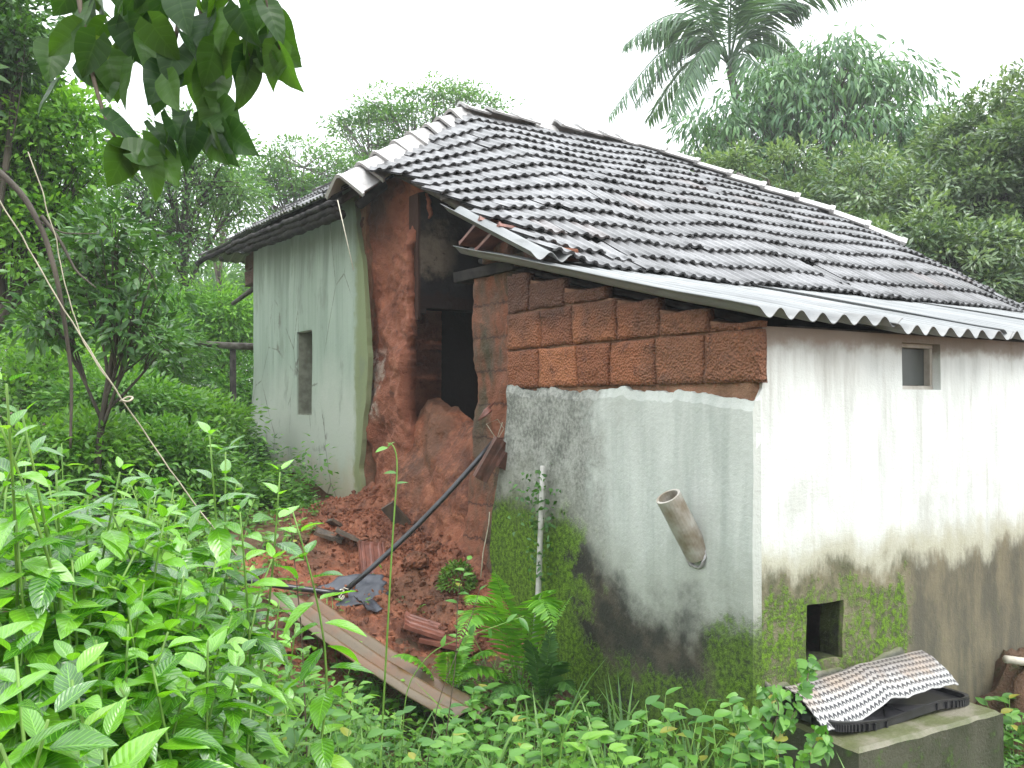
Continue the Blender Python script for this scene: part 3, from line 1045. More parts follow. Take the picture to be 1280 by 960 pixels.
plain("partition_wall", 0.452, 6.9, 2.30, 2.60, 0.0, 2.62, M['baked_shade'])  # coloured near-black so the gap stays dark
plain("partition_wall", 3.0, 3.2, 2.61, 8.0, 0.0, 3.3, M['baked_shade'])
plain("rear_wall", 6.92, 7.1, 0.26, 8.19, -0.4, 2.2, M['core'])
plain("far_side_wall", 0.352, 6.90, 7.95, 8.19, 0.2, 3.28, M['pl_green'])
mb = MB()
mb.box((3.68, 5.28, 0.4), (6.4, 5.3, 0.3))
mb.build("floor", M['core'], H)
# laterite stub on top of the far corner and the pole sticking out there
mb = MB()
for k, (z0, z1) in enumerate([(3.0, 3.19), (3.2, 3.40)]):
    u, v = np.meshgrid(np.linspace(8.195, 8.78 - 0.07 * k, 12), np.linspace(z0, z1, 8), indexing='ij')
    sfn = 0.0 + 0.03 * fbm(u, v, k, 8, 3, 81)
    mb.slab(np.stack([sfn, u, v], -1), np.stack([sfn + 0.3, u, v], -1))
mb.build("corner_blocks", M['laterite'], H, smooth=True)
mb = MB()
mb.tube([(0.25, 7.9, 3.02), (0.1, 8.6, 2.98), (0.0, 9.35, 2.83)], [0.035, 0.035, 0.028], 8)
mb.build("roof_pole", M['wood'], H, smooth=True)


# ------------------------------------------------------------------ roof surfaces
def zmain(t, s):
    s, t = U(s), U(t)
    z = 2.40 + (t - 1.65) * (0.60 - 0.125 * np.clip(1.2 - s, 0, 3))
    z = z - 0.25 * sst(s, 4.8, 6.6) - 0.065 * (1 - sst(t, 1.65, 2.5)) * sst(s, 0.0, 0.4)
    z = z + 0.030 * fbm(s, t, 0, 0.9, 2, 91) * sst(t, 5.1, 4.4)
    z = z - 0.06 * np.exp(-((s - 1.6) / 0.5) ** 2 - ((t - 2.5) / 0.5) ** 2)
    return z


def s_main(a, d):
    t = 5.06 - d * 0.857
    return np.stack([a, t, zmain(t, a)], -1)


def zfront(t, s):
    t, s = U(t), U(s)
    return 3.24 + 0.045 * (t - 4.1) + 0.70 * (s + 0.4) - 0.14 * sst(t, 7.9, 8.8)


def s_front(a, d):
    s = 1.2 - d * 0.82
    return np.stack([s, a, zfront(a, s)], -1)


def s_back(a, d):
    t = 5.06 + d * 0.955
    return np.stack([a, t, 4.42 - 0.3 * (t - 5.06)], -1)


def s_end(a, d):
    s = 3.5 + d * 0.857
    return np.stack([s, a, 4.42 - 0.6 * (s - 3.5) - 0.2 * sst(s, 4.8, 6.6)], -1)


def tiles(surf, N, amin, amax, nrows, step=0.30, w=0.2, slip=0.02, skip=None):
    """lapped clay tiles laid on a slope: each with two rolls, a lifted lower edge and its own wobble"""
    mb = MB()
    A0, D0, ROW = [], [], []
    for k in range(nrows):
        d0 = k * step
        lo, hi = amin(d0 + 0.12), amax(d0 + 0.12)
        a = lo + (0.0 if k % 1 == 0 else 0.1) + R.uniform(-0.03, 0.03)
        while a < hi - 0.05:
            if not (skip and skip(a, d0)):
                A0.append(a)
                D0.append(d0)
                ROW.append(k)
            a += w
    A0, D0 = np.array(A0), np.array(D0)
    m = len(A0)
    u = np.linspace(0, 1, 11)
    prof = 0.022 * (0.5 - 0.5 * np.cos(4 * math.pi * u)) ** 1.3
    prof[0] = prof[-1] = 0.004
    v = np.array([0.0, 0.5, 1.0, 1.0, 0.0])
    thick = np.array([0, 0, 0, -0.017, -0.014])
    L = step + 0.07
    js = np.where(rng.random(m) < 0.05, rng.normal(0.03, 0.05, m), 0) * (slip > 0)
    dj = rng.normal(0, slip * 0.5, m) + js
    ang = rng.normal(0, 0.025, m)
    lift = np.abs(rng.normal(0, 0.005, m))
    uu, vv = np.meshgrid(u, v, indexing='ij')
    A = A0[:, None, None] + (uu[None] * w * 1.03) + ang[:, None, None] * vv[None] * L
    D = D0[:, None, None] + vv[None] * L + dj[:, None, None] - ang[:, None, None] * uu[None] * w
    P = surf(A, D)
    hgt = prof[None, :, None] + (vv * 0.036)[None] + thick[None, None, :] + lift[:, None, None]
    P = P + hgt[..., None] * np.array(N)
    n_, q_ = 11, 5
    I = np.arange(n_ * q_).reshape(n_, q_)
    q = np.stack([I[:-1, :-1], I[1:, :-1], I[1:, 1:], I[:-1, 1:]], -1).reshape(-1, 4)
    q = np.concatenate([q, np.stack([I[:-1, 4], I[1:, 4], I[1:, 0], I[:-1, 0]], -1)])
    ends = np.array([[I[0, 0], I[0, 1], I[0, 2], I[0, 3]], [I[0, 0], I[0, 3], I[0, 4], I[0, 4]]])
    F_ = (q[None] + (np.arange(m) * n_ * q_)[:, None, None]).reshape(-1, 4)
    r = np.repeat(rng.random(m), n_ * q_)
    uvv = np.tile(np.stack([uu, vv], -1).reshape(-1, 2), (m, 1))
    mb.add(P.reshape(-1, 3), F_, r, uvv)
    return mb


def smin_main(d):
    t = 5.06 - d * 0.857
    if t > 4.16:
        return 1.2 - (5.06 - t) * 1.667
    return -0.02 + 0.05 * math.sin(t * 9) + (0.06 if t < 3 else 0)


def smax_main(d):
    return 3.5 + d * 0.857


Nm = np.array([0, -0.6, 1.0]) / 1.166
mb = tiles(s_main, Nm, smin_main, smax_main, 14, step=0.28, w=0.185, slip=0.012)
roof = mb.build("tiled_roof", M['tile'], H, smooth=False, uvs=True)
Nf = np.array([-0.7, 0, 1.0]) / 1.22
mb = tiles(s_front, Nf, lambda d: 5.06 - d * 0.82 * 0.6, lambda d: 5.06 + d * 0.82 * 2.137, 6, slip=0.01)
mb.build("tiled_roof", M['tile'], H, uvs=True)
Nb = np.array([0, 0.3, 1.0]) / 1.044
mb = tiles(s_back, Nb, lambda d: 1.2 - d * 0.955 * 0.468, lambda d: 3.5 + d * 0.78, 13, w=0.25, slip=0.01)
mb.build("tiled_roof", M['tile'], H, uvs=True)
Ne = np.array([0.6, 0, 1.0]) / 1.166
mb = tiles(s_end, Ne, lambda d: 5.06 - d * 0.857, lambda d: 5.06 + d * 0.857 * 1.05, 13, w=0.25, slip=0.01)
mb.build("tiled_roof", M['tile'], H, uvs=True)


def cap(p0, p1, width=0.24, hgt=0.085, mat='cap', roll=0.0, name="ridge_tile"):
    """angular ridge tile: a lapped inverted trough with a raised lip at its lower end p1"""
    p0, p1 = Vector(p0), Vector(p1)
    ax = (p1 - p0).normalized()
    side = ax.cross(Vector((0, 0, 1))).normalized()
    up = side.cross(ax).normalized()
    side = (side * math.cos(roll) + up * math.sin(roll)).normalized()
    up = side.cross(ax).normalized()
    L = (p1 - p0).length
    cs = [(-1, -1.0), (-0.9, -0.86), (-0.24, -0.16), (-0.08, -0.02), (0.08, -0.02), (0.24, -0.16), (0.9, -0.86), (1, -1.0)]
    vsn = [0, 0.88, 0.885, 1.0]
    sc = [0.92, 1.0, 1.10, 1.12]
    Pt, Pb = [], []
    for x, y in cs:
        r1, r2 = [], []
        for q, k in zip(vsn, sc):
            c = p0 + ax * (L * q)
            r1.append(tuple(c + side * (x * width / 2 * k) + up * (y * hgt * 1.15 * k + 0.012 * (q > 0.88) + 0.03 * q)))
            r2.append(tuple(c + side * (x * (width / 2 - 0.012) * k) + up * (y * hgt * 1.15 * k - 0.016 + 0.03 * q)))
        Pt.append(r1)
        Pb.append(r2)
    m_ = MB()
    m_.slab(Pt, Pb)
    return m_.build(name, M[mat], roof, origin=p1, recalc=True)


def cap_line(A, B, n, **kw):
    A, B = Vector(A), Vector(B)
    for k in range(n):
        f0, f1 = k / n - 0.12 / n, (k + 1) / n
        j = Vector((R.gauss(0, 0.012), R.gauss(0, 0.012), R.gauss(0, 0.008)))
        cap(A.lerp(B, f0) + j, A.lerp(B, f1) + j, roll=R.gauss(0, 0.06), **kw)


apex = Vector((1.2, 5.06, 4.50))
hipm = Vector((0.42, 4.60, 3.99))
cap_line(apex, hipm, 4, width=0.33, hgt=0.13)
cap_line(hipm, Vector((-0.46, 4.09, 3.34)), 4, width=0.35, hgt=0.14)
cap_line((3.5, 5.06, 4.53), apex + Vector((0, 0, 0.02)), 8, width=0.26, hgt=0.07)
for k in range(8):
    A = Vector((3.5, 5.06, 0)).lerp(Vector((5.55, 3.01, 0)), (k - 0.1) / 8)
    B = Vector((3.5, 5.06, 0)).lerp(Vector((5.55, 3.01, 0)), (k + 1) / 8)
    A.z = float(zmain(A.y, A.x)) + 0.10
    B.z = float(zmain(B.y, B.x)) + 0.10
    cap(A, B, width=0.26, hgt=0.06, roll=R.gauss(0, 0.05))
for k in range(8):
    A = Vector((1.2, 5.06, 4.47)).lerp(Vector((-0.5, 8.72, 3.36)), (k - 0.1) / 8)
    B = Vector((1.2, 5.06, 4.47)).lerp(Vector((-0.5, 8.72, 3.36)), (k + 1) / 8)
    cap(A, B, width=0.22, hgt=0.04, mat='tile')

# ragged wide roll and drooping corner below the front eave
mb = MB()
t_ = np.linspace(4.35, 8.75, 60)
for layer in range(3):
    pts = [(-0.40 + 0.03 * layer - 0.2 * float(sst(t, 8.0, 8.8)), t, float(zfront(t, -0.40)) - 0.045 - 0.045 * layer + 0.012 * R.uniform(-1, 1)) for t in t_[: 60 - 9 * layer]]
    mb.tube(pts, 0.030 + 0.008 * layer, 7)
mb.build("eave_batten", M['dark_wood'], H, smooth=True)

# timber under the tiles
for k, s in enumerate(np.arange(0.12, 6.6, 0.62)):
    mb = MB()
    top_t = 5.0 if s > 1.2 else 5.0 - (1.2 - s) * 0.6
    pts = [(s, t, float(zmain(t, s)) - 0.07) for t in np.linspace(1.75, top_t, 10)]
    mb.tube(pts, 0.04, 6)
    mb.build("rafter", M['wood'], H, smooth=True)
for k, t in enumerate(np.arange(4.6, 8.6, 0.55)):
    mb = MB()
    s1 = min(1.1, 1.2 - abs(t - 5.06) * (0.468 if t > 5.06 else 1.6))
    mb.tube([(s, t, float(zfront(t, s)) - 0.075) for s in np.linspace(-0.36, s1, 6)], 0.035, 6)
    mb.build("rafter", M['wood'], H, smooth=True)
for k, t in enumerate((1.9, 2.5, 3.1, 3.7, 4.25)):
    mb = MB()
    e = 0.02 + 0.04 * math.sin(k * 2.3)
    mb.tube([(s, t, float(zmain(t, s)) - 0.028) for s in np.linspace(e, 6.5, 14)], 0.014, 5)
    mb.build("batten", M['wood'], H, smooth=True)
mb = MB()
mb.tube([(-0.22, 4.24, 3.19), (1.15, 5.03, 4.27)], 0.045, 8)
mb.build("hip_rafter", M['dark_wood'], H, smooth=True)


# ------------------------------------------------------------------ corrugated sheets (parts of the house roof)
def corrugated(s0, s1, t0, t1, zfun, amp=0.024, wl=0.146, th=0.006, name="corrugated_sheet", mat='asb', parent=None, warp=0.0, ns=None):
    n = int((s1 - s0) / wl * 12)
    S = np.linspace(s0, s1, n)
    T = np.linspace(t0, t1, 18)
    SS, TT = np.meshgrid(S, T, indexing='ij')
    z = zfun(TT, SS) + amp * np.cos((SS - s0) / wl * 2 * math.pi) + warp * fbm(SS, TT, 0, 1.2, 2, int(s0 * 10) + 5)
    edge = 0.012 * fbm(SS, 0, 0, 9, 3, 6) * (TT == t0)
    P = np.stack([SS, TT + edge, z], -1)
    m_ = MB()
    m_.slab(P, P - np.array([0, 0.0015, th]))
    return m_.build(name, M[mat], parent or H, smooth=True)


zs = lambda t, s: 1.895 + 0.245 * (U(t) + 0.12)
corrugated(-0.13, 0.89, -0.13, 2.70, lambda t, s: zs(t, s) + 0.010, warp=0.012)
corrugated(0.82, 1.85, -0.155, 2.2, lambda t, s: zs(t, s) - 0.012, warp=0.008)
corrugated(1.78, 2.80, -0.13, 2.2, lambda t, s: zs(t, s) - 0.004, warp=0.008)
corrugated(2.73, 3.76, -0.15, 2.2, lambda t, s: zs(t, s) - 0.016, warp=0.008)
corrugated(3.69, 4.71, -0.14, 2.2, lambda t, s: zs(t, s) - 0.006, warp=0.008)
corrugated(4.64, 5.66, -0.14, 2.2, lambda t, s: zs(t, s) - 0.016, warp=0.008)
corrugated(5.59, 6.9, -0.14, 2.2, lambda t, s: zs(t, s) - 0.006, warp=0.008)
corrugated(-0.19, 0.14, 1.62, 2.78, lambda t, s: 2.40 + 0.43 * (U(t) - 1.62) - 0.0 * U(s), amp=0.026, name="verge_sheet", wl=0.165)
# timber plates that carry the sheets
mb = MB()
mb.box((1.15, 0.16, 1.86), (1.6, 0.07, 0.05))
mb.box((3.0, 0.16, 1.862), (2.1, 0.07, 0.05))
mb.build("eave_plate", M['wood'], H)
mb = MB()
pts = [(-0.06, t, float(zs(t, 0)) - 0.055) for t in np.linspace(0.1, 2.75, 8)]
mb.tube([(0.12, p[1], p[2] - 0.01) for p in pts], 0.02, 7)
mb.build("sheet_rafter", M['dark_wood'], H, smooth=True)
mb = MB()
mb.box((0.12, 2.62, 2.44), (0.12, 0.85, 0.07), jit=0.006)
mb.build("pier_beam", M['dark_wood'], H)
# fill of blocks under the verge sheet
mb = MB()
for (t0, t1, z0, z1) in ((2.25, 2.62, 2.49, 2.60), (1.8, 2.22, 2.42, 2.50)):
    u, v = np.meshgrid(np.linspace(t0, t1, 12), np.linspace(z0, z1, 6), indexing='ij')
    sfn = 0.06 + 0.03 * fbm(u, v, 2, 9, 3, 82)
    mb.slab(np.stack([sfn, u, v], -1), np.stack([sfn + 0.25, u, v], -1))
mb.build("packing_blocks", M['pier'], H, smooth=True)

mb = MB()
mb.box((0.115, GH[0] + 0.007, 1.805), (0.27, 0.012, 0.885))
mb.box((0.115, GH[1] - 0.007, 1.805), (0.27, 0.012, 0.885))
mb.box((0.115, 6.235, GH[2] + 0.007), (0.27, 0.442, 0.012))
mb.box((0.115, 6.235, GH[3] - 0.007), (0.27, 0.442, 0.012))
mb.build("window_reveal", M['reveal'], H)
mb = MB()
mb.box((0.47, 0.60, 0.40), (0.8, 0.02, 0.8))  # near-black sheet added behind the low opening to darken it
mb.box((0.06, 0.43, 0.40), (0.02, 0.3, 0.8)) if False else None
mb.build("opening_shade_backing", M['baked_shade'], H)

# projecting cement drain pipe in the front wall
mb = MB()
A, B = Vector((-0.015, 0.36, 0.765)), Vector((-0.195, 0.375, 1.06))
ax = (B - A).normalized()
e1 = ax.cross(Vector((0, 1, 0))).normalized()
e2 = ax.cross(e1)
n_ = 24
rows_ = [(A, 0.062), (B, 0.062), (B, 0.050), (A, 0.050)]
G = np.array([[tuple(c + (e1 * math.cos(2 * math.pi * j / n_) + e2 * math.sin(2 * math.pi * j / n_)) * r) for c, r in rows_] for j in range(n_ + 1)])
mb.grid(G)
mb.build("drain_pipe", M['drain'], H, smooth=False)
mb = MB()
cc = A.lerp(B, 0.72)
mb.grid(np.array([[tuple(cc + (e1 * math.cos(2 * math.pi * j / n_) + e2 * math.sin(2 * math.pi * j / n_)) * r) for r in (0.0, 0.049)] for j in range(n_ + 1)]))
mb.build("pipe_bore_shade", M['baked_shade'], H)  # near-black disc painting the shade inside the pipe
mb = MB()
k_ = np.linspace(0, 2 * math.pi, 15)
mb.tube([(-0.03 + 0.008 * math.sin(3 * q), 0.36 + 0.062 * math.cos(q), 0.765 + 0.06 * math.sin(q)) for q in k_], 0.009, 6, cap=False)
mb.build("pipe_mortar_collar", M['cap'], H, smooth=True)
# ------------------------------------------------------------------ collapsed mud
def heap_z(s, t):
    s, t = U(s), U(t)
    X, Y = HC.x + s * ca - t * sa, HC.y + s * sa + t * ca
    z = gz(X, Y)
    m = sst(t, 1.5, 2.3) * (1 - sst(t, 4.5, 5.0)) * sst(s, -1.7, -1.2) * (1 - sst(t, 3.3, 4.0) * (1 - sst(s, -1.05, -0.7)))
    lump = fbm(s, t, 0, 2.2, 5, 101) * 0.09 + np.abs(fbm(s, t, 1, 6, 4, 102)) * 0.075
    z = z + m * (0.03 + lump + 0.13 * sst(s, -0.7, -0.05))
    top = 1.31 + 0.20 * sst(t, 3.1, 3.9) + 0.06 * fbm(s, t, 0, 3, 3, 103)
    k = sst(s, -0.10 + 0.06 * fbm(t, 0, 0, 3, 3, 104), 0.30)
    bank = sst(t, 2.7, 3.0) * (1 - sst(t, 3.95, 4.3))
    z2 = z + (top - z) * k * bank
    side = sst(s, -0.16, 0.06) * sst(t, 2.05, 2.5) * (1 - sst(t, 4.5, 4.95))
    return z2 + 0.10 * side * (1 - k * bank) + 0.045 * m * fbm(s, t, 2, 13, 4, 105) - 0.08 * (1 - m)


sg, tg = np.meshgrid(np.concatenate([np.arange(-2.0, -0.25, 0.03), np.arange(-0.25, 0.40, 0.008)]), np.arange(1.2, 5.9, 0.025), indexing='ij')
hz = heap_z(sg, tg)
steep = sst(sg, -0.2, 0.0) * (1 - sst(sg, 0.25, 0.4))
sd = sg + steep * 0.09 * fbm(hz * 1.2, tg, 5, 4.5, 5, 106)
mb = MB()
mb.grid(np.stack([sd, tg, hz], -1))
heap = mb.build("mud_heap", M['mud'], smooth=True)
heap.location = HC
heap.rotation_euler = (0, 0, HA)
tag(heap, "red mud of the fallen wall heaped below the dark gap", "mud heap")


def hg(s, t):
    return float(heap_z(s, t))


def on(px, py, lift=0.0, y0=3.0):
    """where the sight line of a pixel meets the heap or the ground"""
    y = y0
    while y < 14:
        p = at(px, py, y)
        s, t = to_st(p.x, p.y)
        z = hg(s, t) if (-2.0 < s < 0.4 and 1.2 < t < 5.9) else gzs(p.x, p.y)
        z = max(z, gzs(p.x, p.y))
        if p.z < z + lift:
            return p
        y += 0.02
    return at(px, py, 9)


def clod(px, py, Y, r, label, mat='mud'):
    p = on(px, py)
    me = bpy.data.meshes.new("mud_clod")
    bm = bmesh.new()
    bmesh.ops.create_icosphere(bm, subdivisions=4, radius=r)
    sq = R.uniform(0.6, 0.85)
    for v in bm.verts:
        q = np.array(v.co) / r
        k = 1 + 0.5 * float(fbm(q[0], q[1], q[2] + px, 1.5, 4, 5, 0.65)) + 0.22 * float(fbm(q[0], q[1], q[2] + px, 5, 3, 6))
        v.co = v.co * k
        v.co.z *= sq
    bm.to_mesh(me)
    bm.free()
    for q in me.polygons:
        q.use_smooth = False
    me.materials.append(M[mat])
    o = link(bpy.data.objects.new("mud_clod", me))
    s, t = to_st(p.x, p.y)
    o.location = (p.x, p.y, hg(s, t) + r * 0.35)
    return tag(o, label, "clod")


clod(520, 708, 6.35, 0.085, "big upright mud clod in the middle of the heap")
clod(542, 690, 6.5, 0.06, "mud clod behind the big upright clod")
clod(373, 678, 7.0, 0.075, "dark clod at the left edge of the heap", 'core')
clod(536, 752, 6.1, 0.05, "small clod above the ribbed red tile")
clod(372, 813, 5.6, 0.07, "clod below the fallen sheet at its left side")
clod(345, 830, 5.4, 0.05, "small clod in the weeds left of the fallen sheet")
clod(590, 815, 5.75, 0.06, "clod at the fern's foot beside the ribbed red tile")


# crumbs of earth nobody could count
ico = bpy.data.meshes.new("tmp")
bm = bmesh.new()
bmesh.ops.create_icosphere(bm, subdivisions=1, radius=1)
bm.verts.ensure_lookup_table()
IV = np.array([tuple(v.co) for v in bm.verts])
IF = np.array([[v.index for v in f.verts] for f in bm.faces])
bm.free()
bpy.data.meshes.remove(ico)
mb = MB()
g_ = np.random.default_rng(77)
n_ = 5200
s_ = np.concatenate([g_.uniform(-1.5, 0.0, n_ // 2), -0.05 - np.abs(g_.normal(0, 0.35, n_ - n_ // 2))])
t_ = g_.uniform(1.9, 4.9, n_)
z_ = heap_z(s_, t_)
r_ = 0.004 + 0.022 * g_.random(n_) ** 3.5
jit = 1 + 0.35 * g_.normal(0, 1, (n_, len(IV), 1)).clip(-1.2, 1.2)
V = IV[None] * jit * r_[:, None, None] * g_.uniform(0.6, 1.3, (n_, 1, 3)) + np.stack([s_, t_, z_ + r_ * 0.3], -1)[:, None]
mb.add(V.reshape(-1, 3), (IF[None] + (np.arange(n_) * len(IV))[:, None, None]).reshape(-1, 3))
o = mb.build("mud_crumbs", M['mud'])
o.location = HC
o.rotation_euler = (0, 0, HA)
tag(o, kind='stuff')


# ------------------------------------------------------------------ broken roof tiles on the heap
def clay_tile(loc, rot, mat, label, name="roof_tile", w=0.24, l=0.40, ribs=True, broken=0.0):
    mb = MB()
    u, v = np.meshgrid(np.linspace(-0.5, 0.5, 25), np.linspace(-0.5, 0.5, 13), indexing='ij')
    X, Y = u * w, v * l
    z = 0.008 * (np.cos(u * 4 * math.pi * 1.5) > 0.1) * (np.abs(v) < 0.42) + 0.012 * (np.abs(u) > 0.44) + 0.01 * (np.abs(v) > 0.44)
    if not ribs:
        z = 0.014 * (0.5 + 0.5 * np.cos(u * 4 * math.pi))
    if broken:
        Y = np.where(v > 0, Y * (1 - broken) + 0.03 * fbm(X, 0, 0, 18, 3, 7), Y)
    mb.slab(np.stack([X, Y, z], -1), np.stack([X, Y, np.full_like(X, -0.012)], -1))
    o = mb.build(name, M[mat])
    o.location = loc
    o.rotation_euler = [rad(a) for a in rot]
    return tag(o, label, "roof tile")


TG = "broken roof tiles on the mud heap"
for (px, py, Y, rot, mat, lab, kw) in [
    (450, 676, 6.75, (26, 6, 100), 'dark_tile', "mossy dark tile lying flat above the ribbed frame-like tile", {}),
    (466, 702, 6.45, (58, 8, 32), 'red_tile', "upturned tile with pale ribs leaning beside the black pipe", {'w': 0.2, 'l': 0.3}),
    (502, 652, 6.75, (60, 30, 155), 'dark_tile', "narrow dark tile standing on edge against the mud", {'w': 0.12, 'l': 0.36}),
    (545, 788, 5.95, (20, -6, 96), 'red_tile', "ribbed red tile lying flat beside the fern", {'l': 0.42}),
    (560, 800, 5.88, (12, -4, 88), 'red_tile', "second red tile lying under the ribbed one", {'l': 0.34, 'ribs': False}),
    (408, 668, 6.95, (20, -8, 95), 'dark_tile', "dark broken tile piece near the left edge of the heap", {'l': 0.26, 'w': 0.14, 'broken': 0.3}),
    (420, 655, 7.1, (35, 10, 130), 'dark_tile', "small tile shard behind the dark broken piece", {'l': 0.2, 'w': 0.1, 'broken': 0.3}),
    (362, 797, 5.55, (24, 0, 85), 'red_tile', "red tile fragment under the left side of the fallen sheet", {'l': 0.22, 'w': 0.13, 'broken': 0.2}),
    (398, 858, 5.2, (25, 12, 120), 'dark_tile', "tile shard in the weeds below the fallen sheet", {'l': 0.2, 'w': 0.1, 'broken': 0.3}),
]:
    o = clay_tile(on(px, py, 0.035), rot, mat, lab, **kw)
    o['group'] = TG

# loose tiles sticking out under the verge sheet
for k, (t, z, s, l) in enumerate([(2.58, 2.70, 0.06, 0.36), (2.36, 2.62, 0.07, 0.34)]):
    p = hl(s, t, z)
    o = clay_tile(p, (-20 - 3 * k, 3, math.degrees(HA) - 4 + 5 * k), 'red_tile', ["loose red tile edge sticking out under the bent verge sheet", "lower loose red tile wedged under the bent verge sheet"][k], l=l)
    o['group'] = "loose tiles under the verge sheet"

# ------------------------------------------------------------------ fallen corrugated sheet
A, B_ = on(366, 748, 0.15), on(585, 893, 0.18)
d = (B_ - A)
L = d.length
xax = d.normalized()
yax = Vector((0, 0, 1)).cross(xax).normalized()
tilt = math.radians(-14)
yax = Matrix.Rotation(tilt, 3, xax) @ yax
zax = xax.cross(yax)
mb = MB()
u, v = np.meshgrid(np.linspace(0, 1, 40), np.linspace(-0.5, 0.5, 61), indexing='ij')
W = 0.40
z = 0.032 * np.cos(v * W / 0.16 * 2 * math.pi) - 0.05 * np.sin(math.pi * u) * 0.5 + 0.006 * fbm(u * 2, v, 0, 3, 3, 9)
Xl = u * L + 0.02 * fbm(v * 2, 0, 0, 6, 3, 8) * (u > 0.97)
P = np.stack([Xl, v * W, z], -1)
mb.slab(P, P - np.array([0, 0, 0.008]))
o = mb.build("fallen_sheet", M['fallen'], smooth=True)
o.matrix_world = Matrix.Translation(A) @ Matrix((xax, yax, zax)).transposed().to_4x4()
tag(o, "long muddy corrugated sheet fallen across the weeds below the gap", "corrugated sheet")

# ------------------------------------------------------------------ black pipe, dark sheet, chunks
mb = MB()
J = on(428, 743, 0.07)
pp = [at(290, 722, J.y - 0.15), at(340, 731, J.y - 0.1), at(400, 739, J.y - 0.02), at(430, 742, J.y)]
mb.tube(pp, 0.019, 8)
o = mb.build("black_pipe", M['black_plastic'], smooth=True)
tag(o, "black plastic pipe lying level on the left of the heap", "pipe", "black plastic pipes")
mb = MB()
E = hl(-0.06, 2.45, 0)
E = at(618, 551, E.y)
S0_ = at(424, 745, J.y)
pp = [S0_.lerp(E, f) + Vector((0, 0, -0.05 * math.sin(math.pi * f))) for f in np.linspace(0, 1, 7)]
mb.tube(pp, 0.018, 8)
bp = mb.build("black_pipe", M['black_plastic'], smooth=True)
tag(bp, "slanting black plastic pipe propped up against the broken pier", "pipe", "black plastic pipes")
mb = MB()
c = at(427, 743, J.y)
for k in range(3):
    a_ = np.linspace(0, 2 * math.pi, 12)
    mb.tube([(c.x + 0.028 * math.sin(q) * 0.6, c.y + 0.026 * math.cos(q), c.z + 0.028 * math.sin(q + k)) for q in a_], 0.004, 5, cap=False)
mb.tube([c, c + Vector((0.02, -0.03, 0.05)), c + Vector((0.05, -0.03, 0.04))], 0.003, 5)
tag(mb.build("string", M['string'], smooth=True), "pale string tying the two black pipes together", "string")
mb = MB()
u, v = np.meshgrid(np.linspace(-1, 1, 22), np.linspace(-1, 1, 16), indexing='ij')
rr = 1 - 0.25 * np.abs(fbm(u, v, 0, 2, 2, 3))
P = np.stack([u * 0.24 * rr, v * 0.15 * rr * (1 - 0.4 * u * u), 0.03 * fbm(u, v, 0, 1.6, 3, 12) + 0.03 * v], -1)
mb.slab(P, P - np.array([0, 0, 0.006]))
o = mb.build("slate_sheet", M['dark_sheet'], smooth=True)
o.location = on(440, 738, 0.03)
o.rotation_euler = (rad(18), rad(-8), rad(20))
tag(o, "bent dark slate piece half buried behind the pipe joint", "sheet piece")
mb = MB()
P = np.stack([u * 0.10, v * 0.055, 0.02 * fbm(u, v, 3, 1.6, 3, 12) + 0.03 * u * u], -1)
mb.slab(P, P - np.array([0, 0, 0.006]))
o = mb.build("slate_sheet", M['dark_sheet'], smooth=True)
o.location = on(458, 757, 0.03)
o.rotation_euler = (rad(25), rad(20), rad(60))
tag(o, "small dark curved scrap beside the fallen sheet's upper edge", "sheet piece")


def chunk(name, px, py, Y, size, rot, mat, label, cat):
    mb = MB()
    x, y, z = size
    n_ = 10
    u, v = np.meshgrid(np.linspace(-0.5, 0.5, n_), np.linspace(-0.5, 0.5, n_), indexing='ij')
    for sgn in (1,):
        Pt = np.stack([u * x, v * y, np.full_like(u, z / 2)], -1)
        Pb_ = np.stack([u * x, v * y, np.full_like(u, -z / 2)], -1)
        j = 0.12 * min(x, y, z)
        Pt = Pt + j * np.stack([fbm(u * 3, v * 3, k, 1.5, 3, int(px) + k) for k in range(3)], -1)
        Pb_ = Pb_ + j * np.stack([fbm(u * 3, v * 3, k + 5, 1.5, 3, int(px) + k) for k in range(3)], -1)
    mb.slab(Pt, Pb_)
    o = mb.build(name, M[mat])
    o.location = at(px, py, Y)
    o.rotation_euler = [rad(a) for a in rot]
    return tag(o, label, cat)


chunk("timber_block", 613, 574, 5.84, (0.09, 0.07, 0.30), (10, 28, 20), 'wood_red', "reddish timber block hanging where the slanting pipe meets the wall", "timber block")
chunk("timber_block", 633, 577, 5.86, (0.13, 0.09, 0.11), (14, 24, 35), 'wood_red', "short dark timber stub just right of the reddish block", "timber block")
mb = MB()
for k in range(5):
    a0 = at(598 + k * 1.5, 526 - k, 6.0)
    mb.tube([a0, at(606 + k * 2, 513, 6.02), at(618 - k * 2, 503 + k * 2, 6.05)], [0.006, 0.010, 0.003], 5)
tag(mb.build("splinter", M['red_tile'], smooth=True), "torn reddish splinter stuck to the broken pier above the pipe end", "splinter")
mb = MB()
q = [at(612, 560, 6.0), at(618, 545, 5.97), at(608, 530, 5.98), at(622, 524, 6.0), at(630, 536, 5.98), at(620, 552, 5.97), at(628, 528, 5.99)]
mb.tube(q, 0.0035, 5)
tag(mb.build("dry_root", M['dry'], smooth=True), "curled dry rootlets around the upper end of the slanting pipe", "root")
mb = MB()
q = [at(601, 722, 5.8), at(604, 690, 5.85), at(611, 655, 5.9), at(612, 640, 5.92)]
mb.tube(q, 0.004, 5)
tag(mb.build("dry_root", M['dry'], smooth=True), "thin dry root hanging on the mud left of the moss", "root")

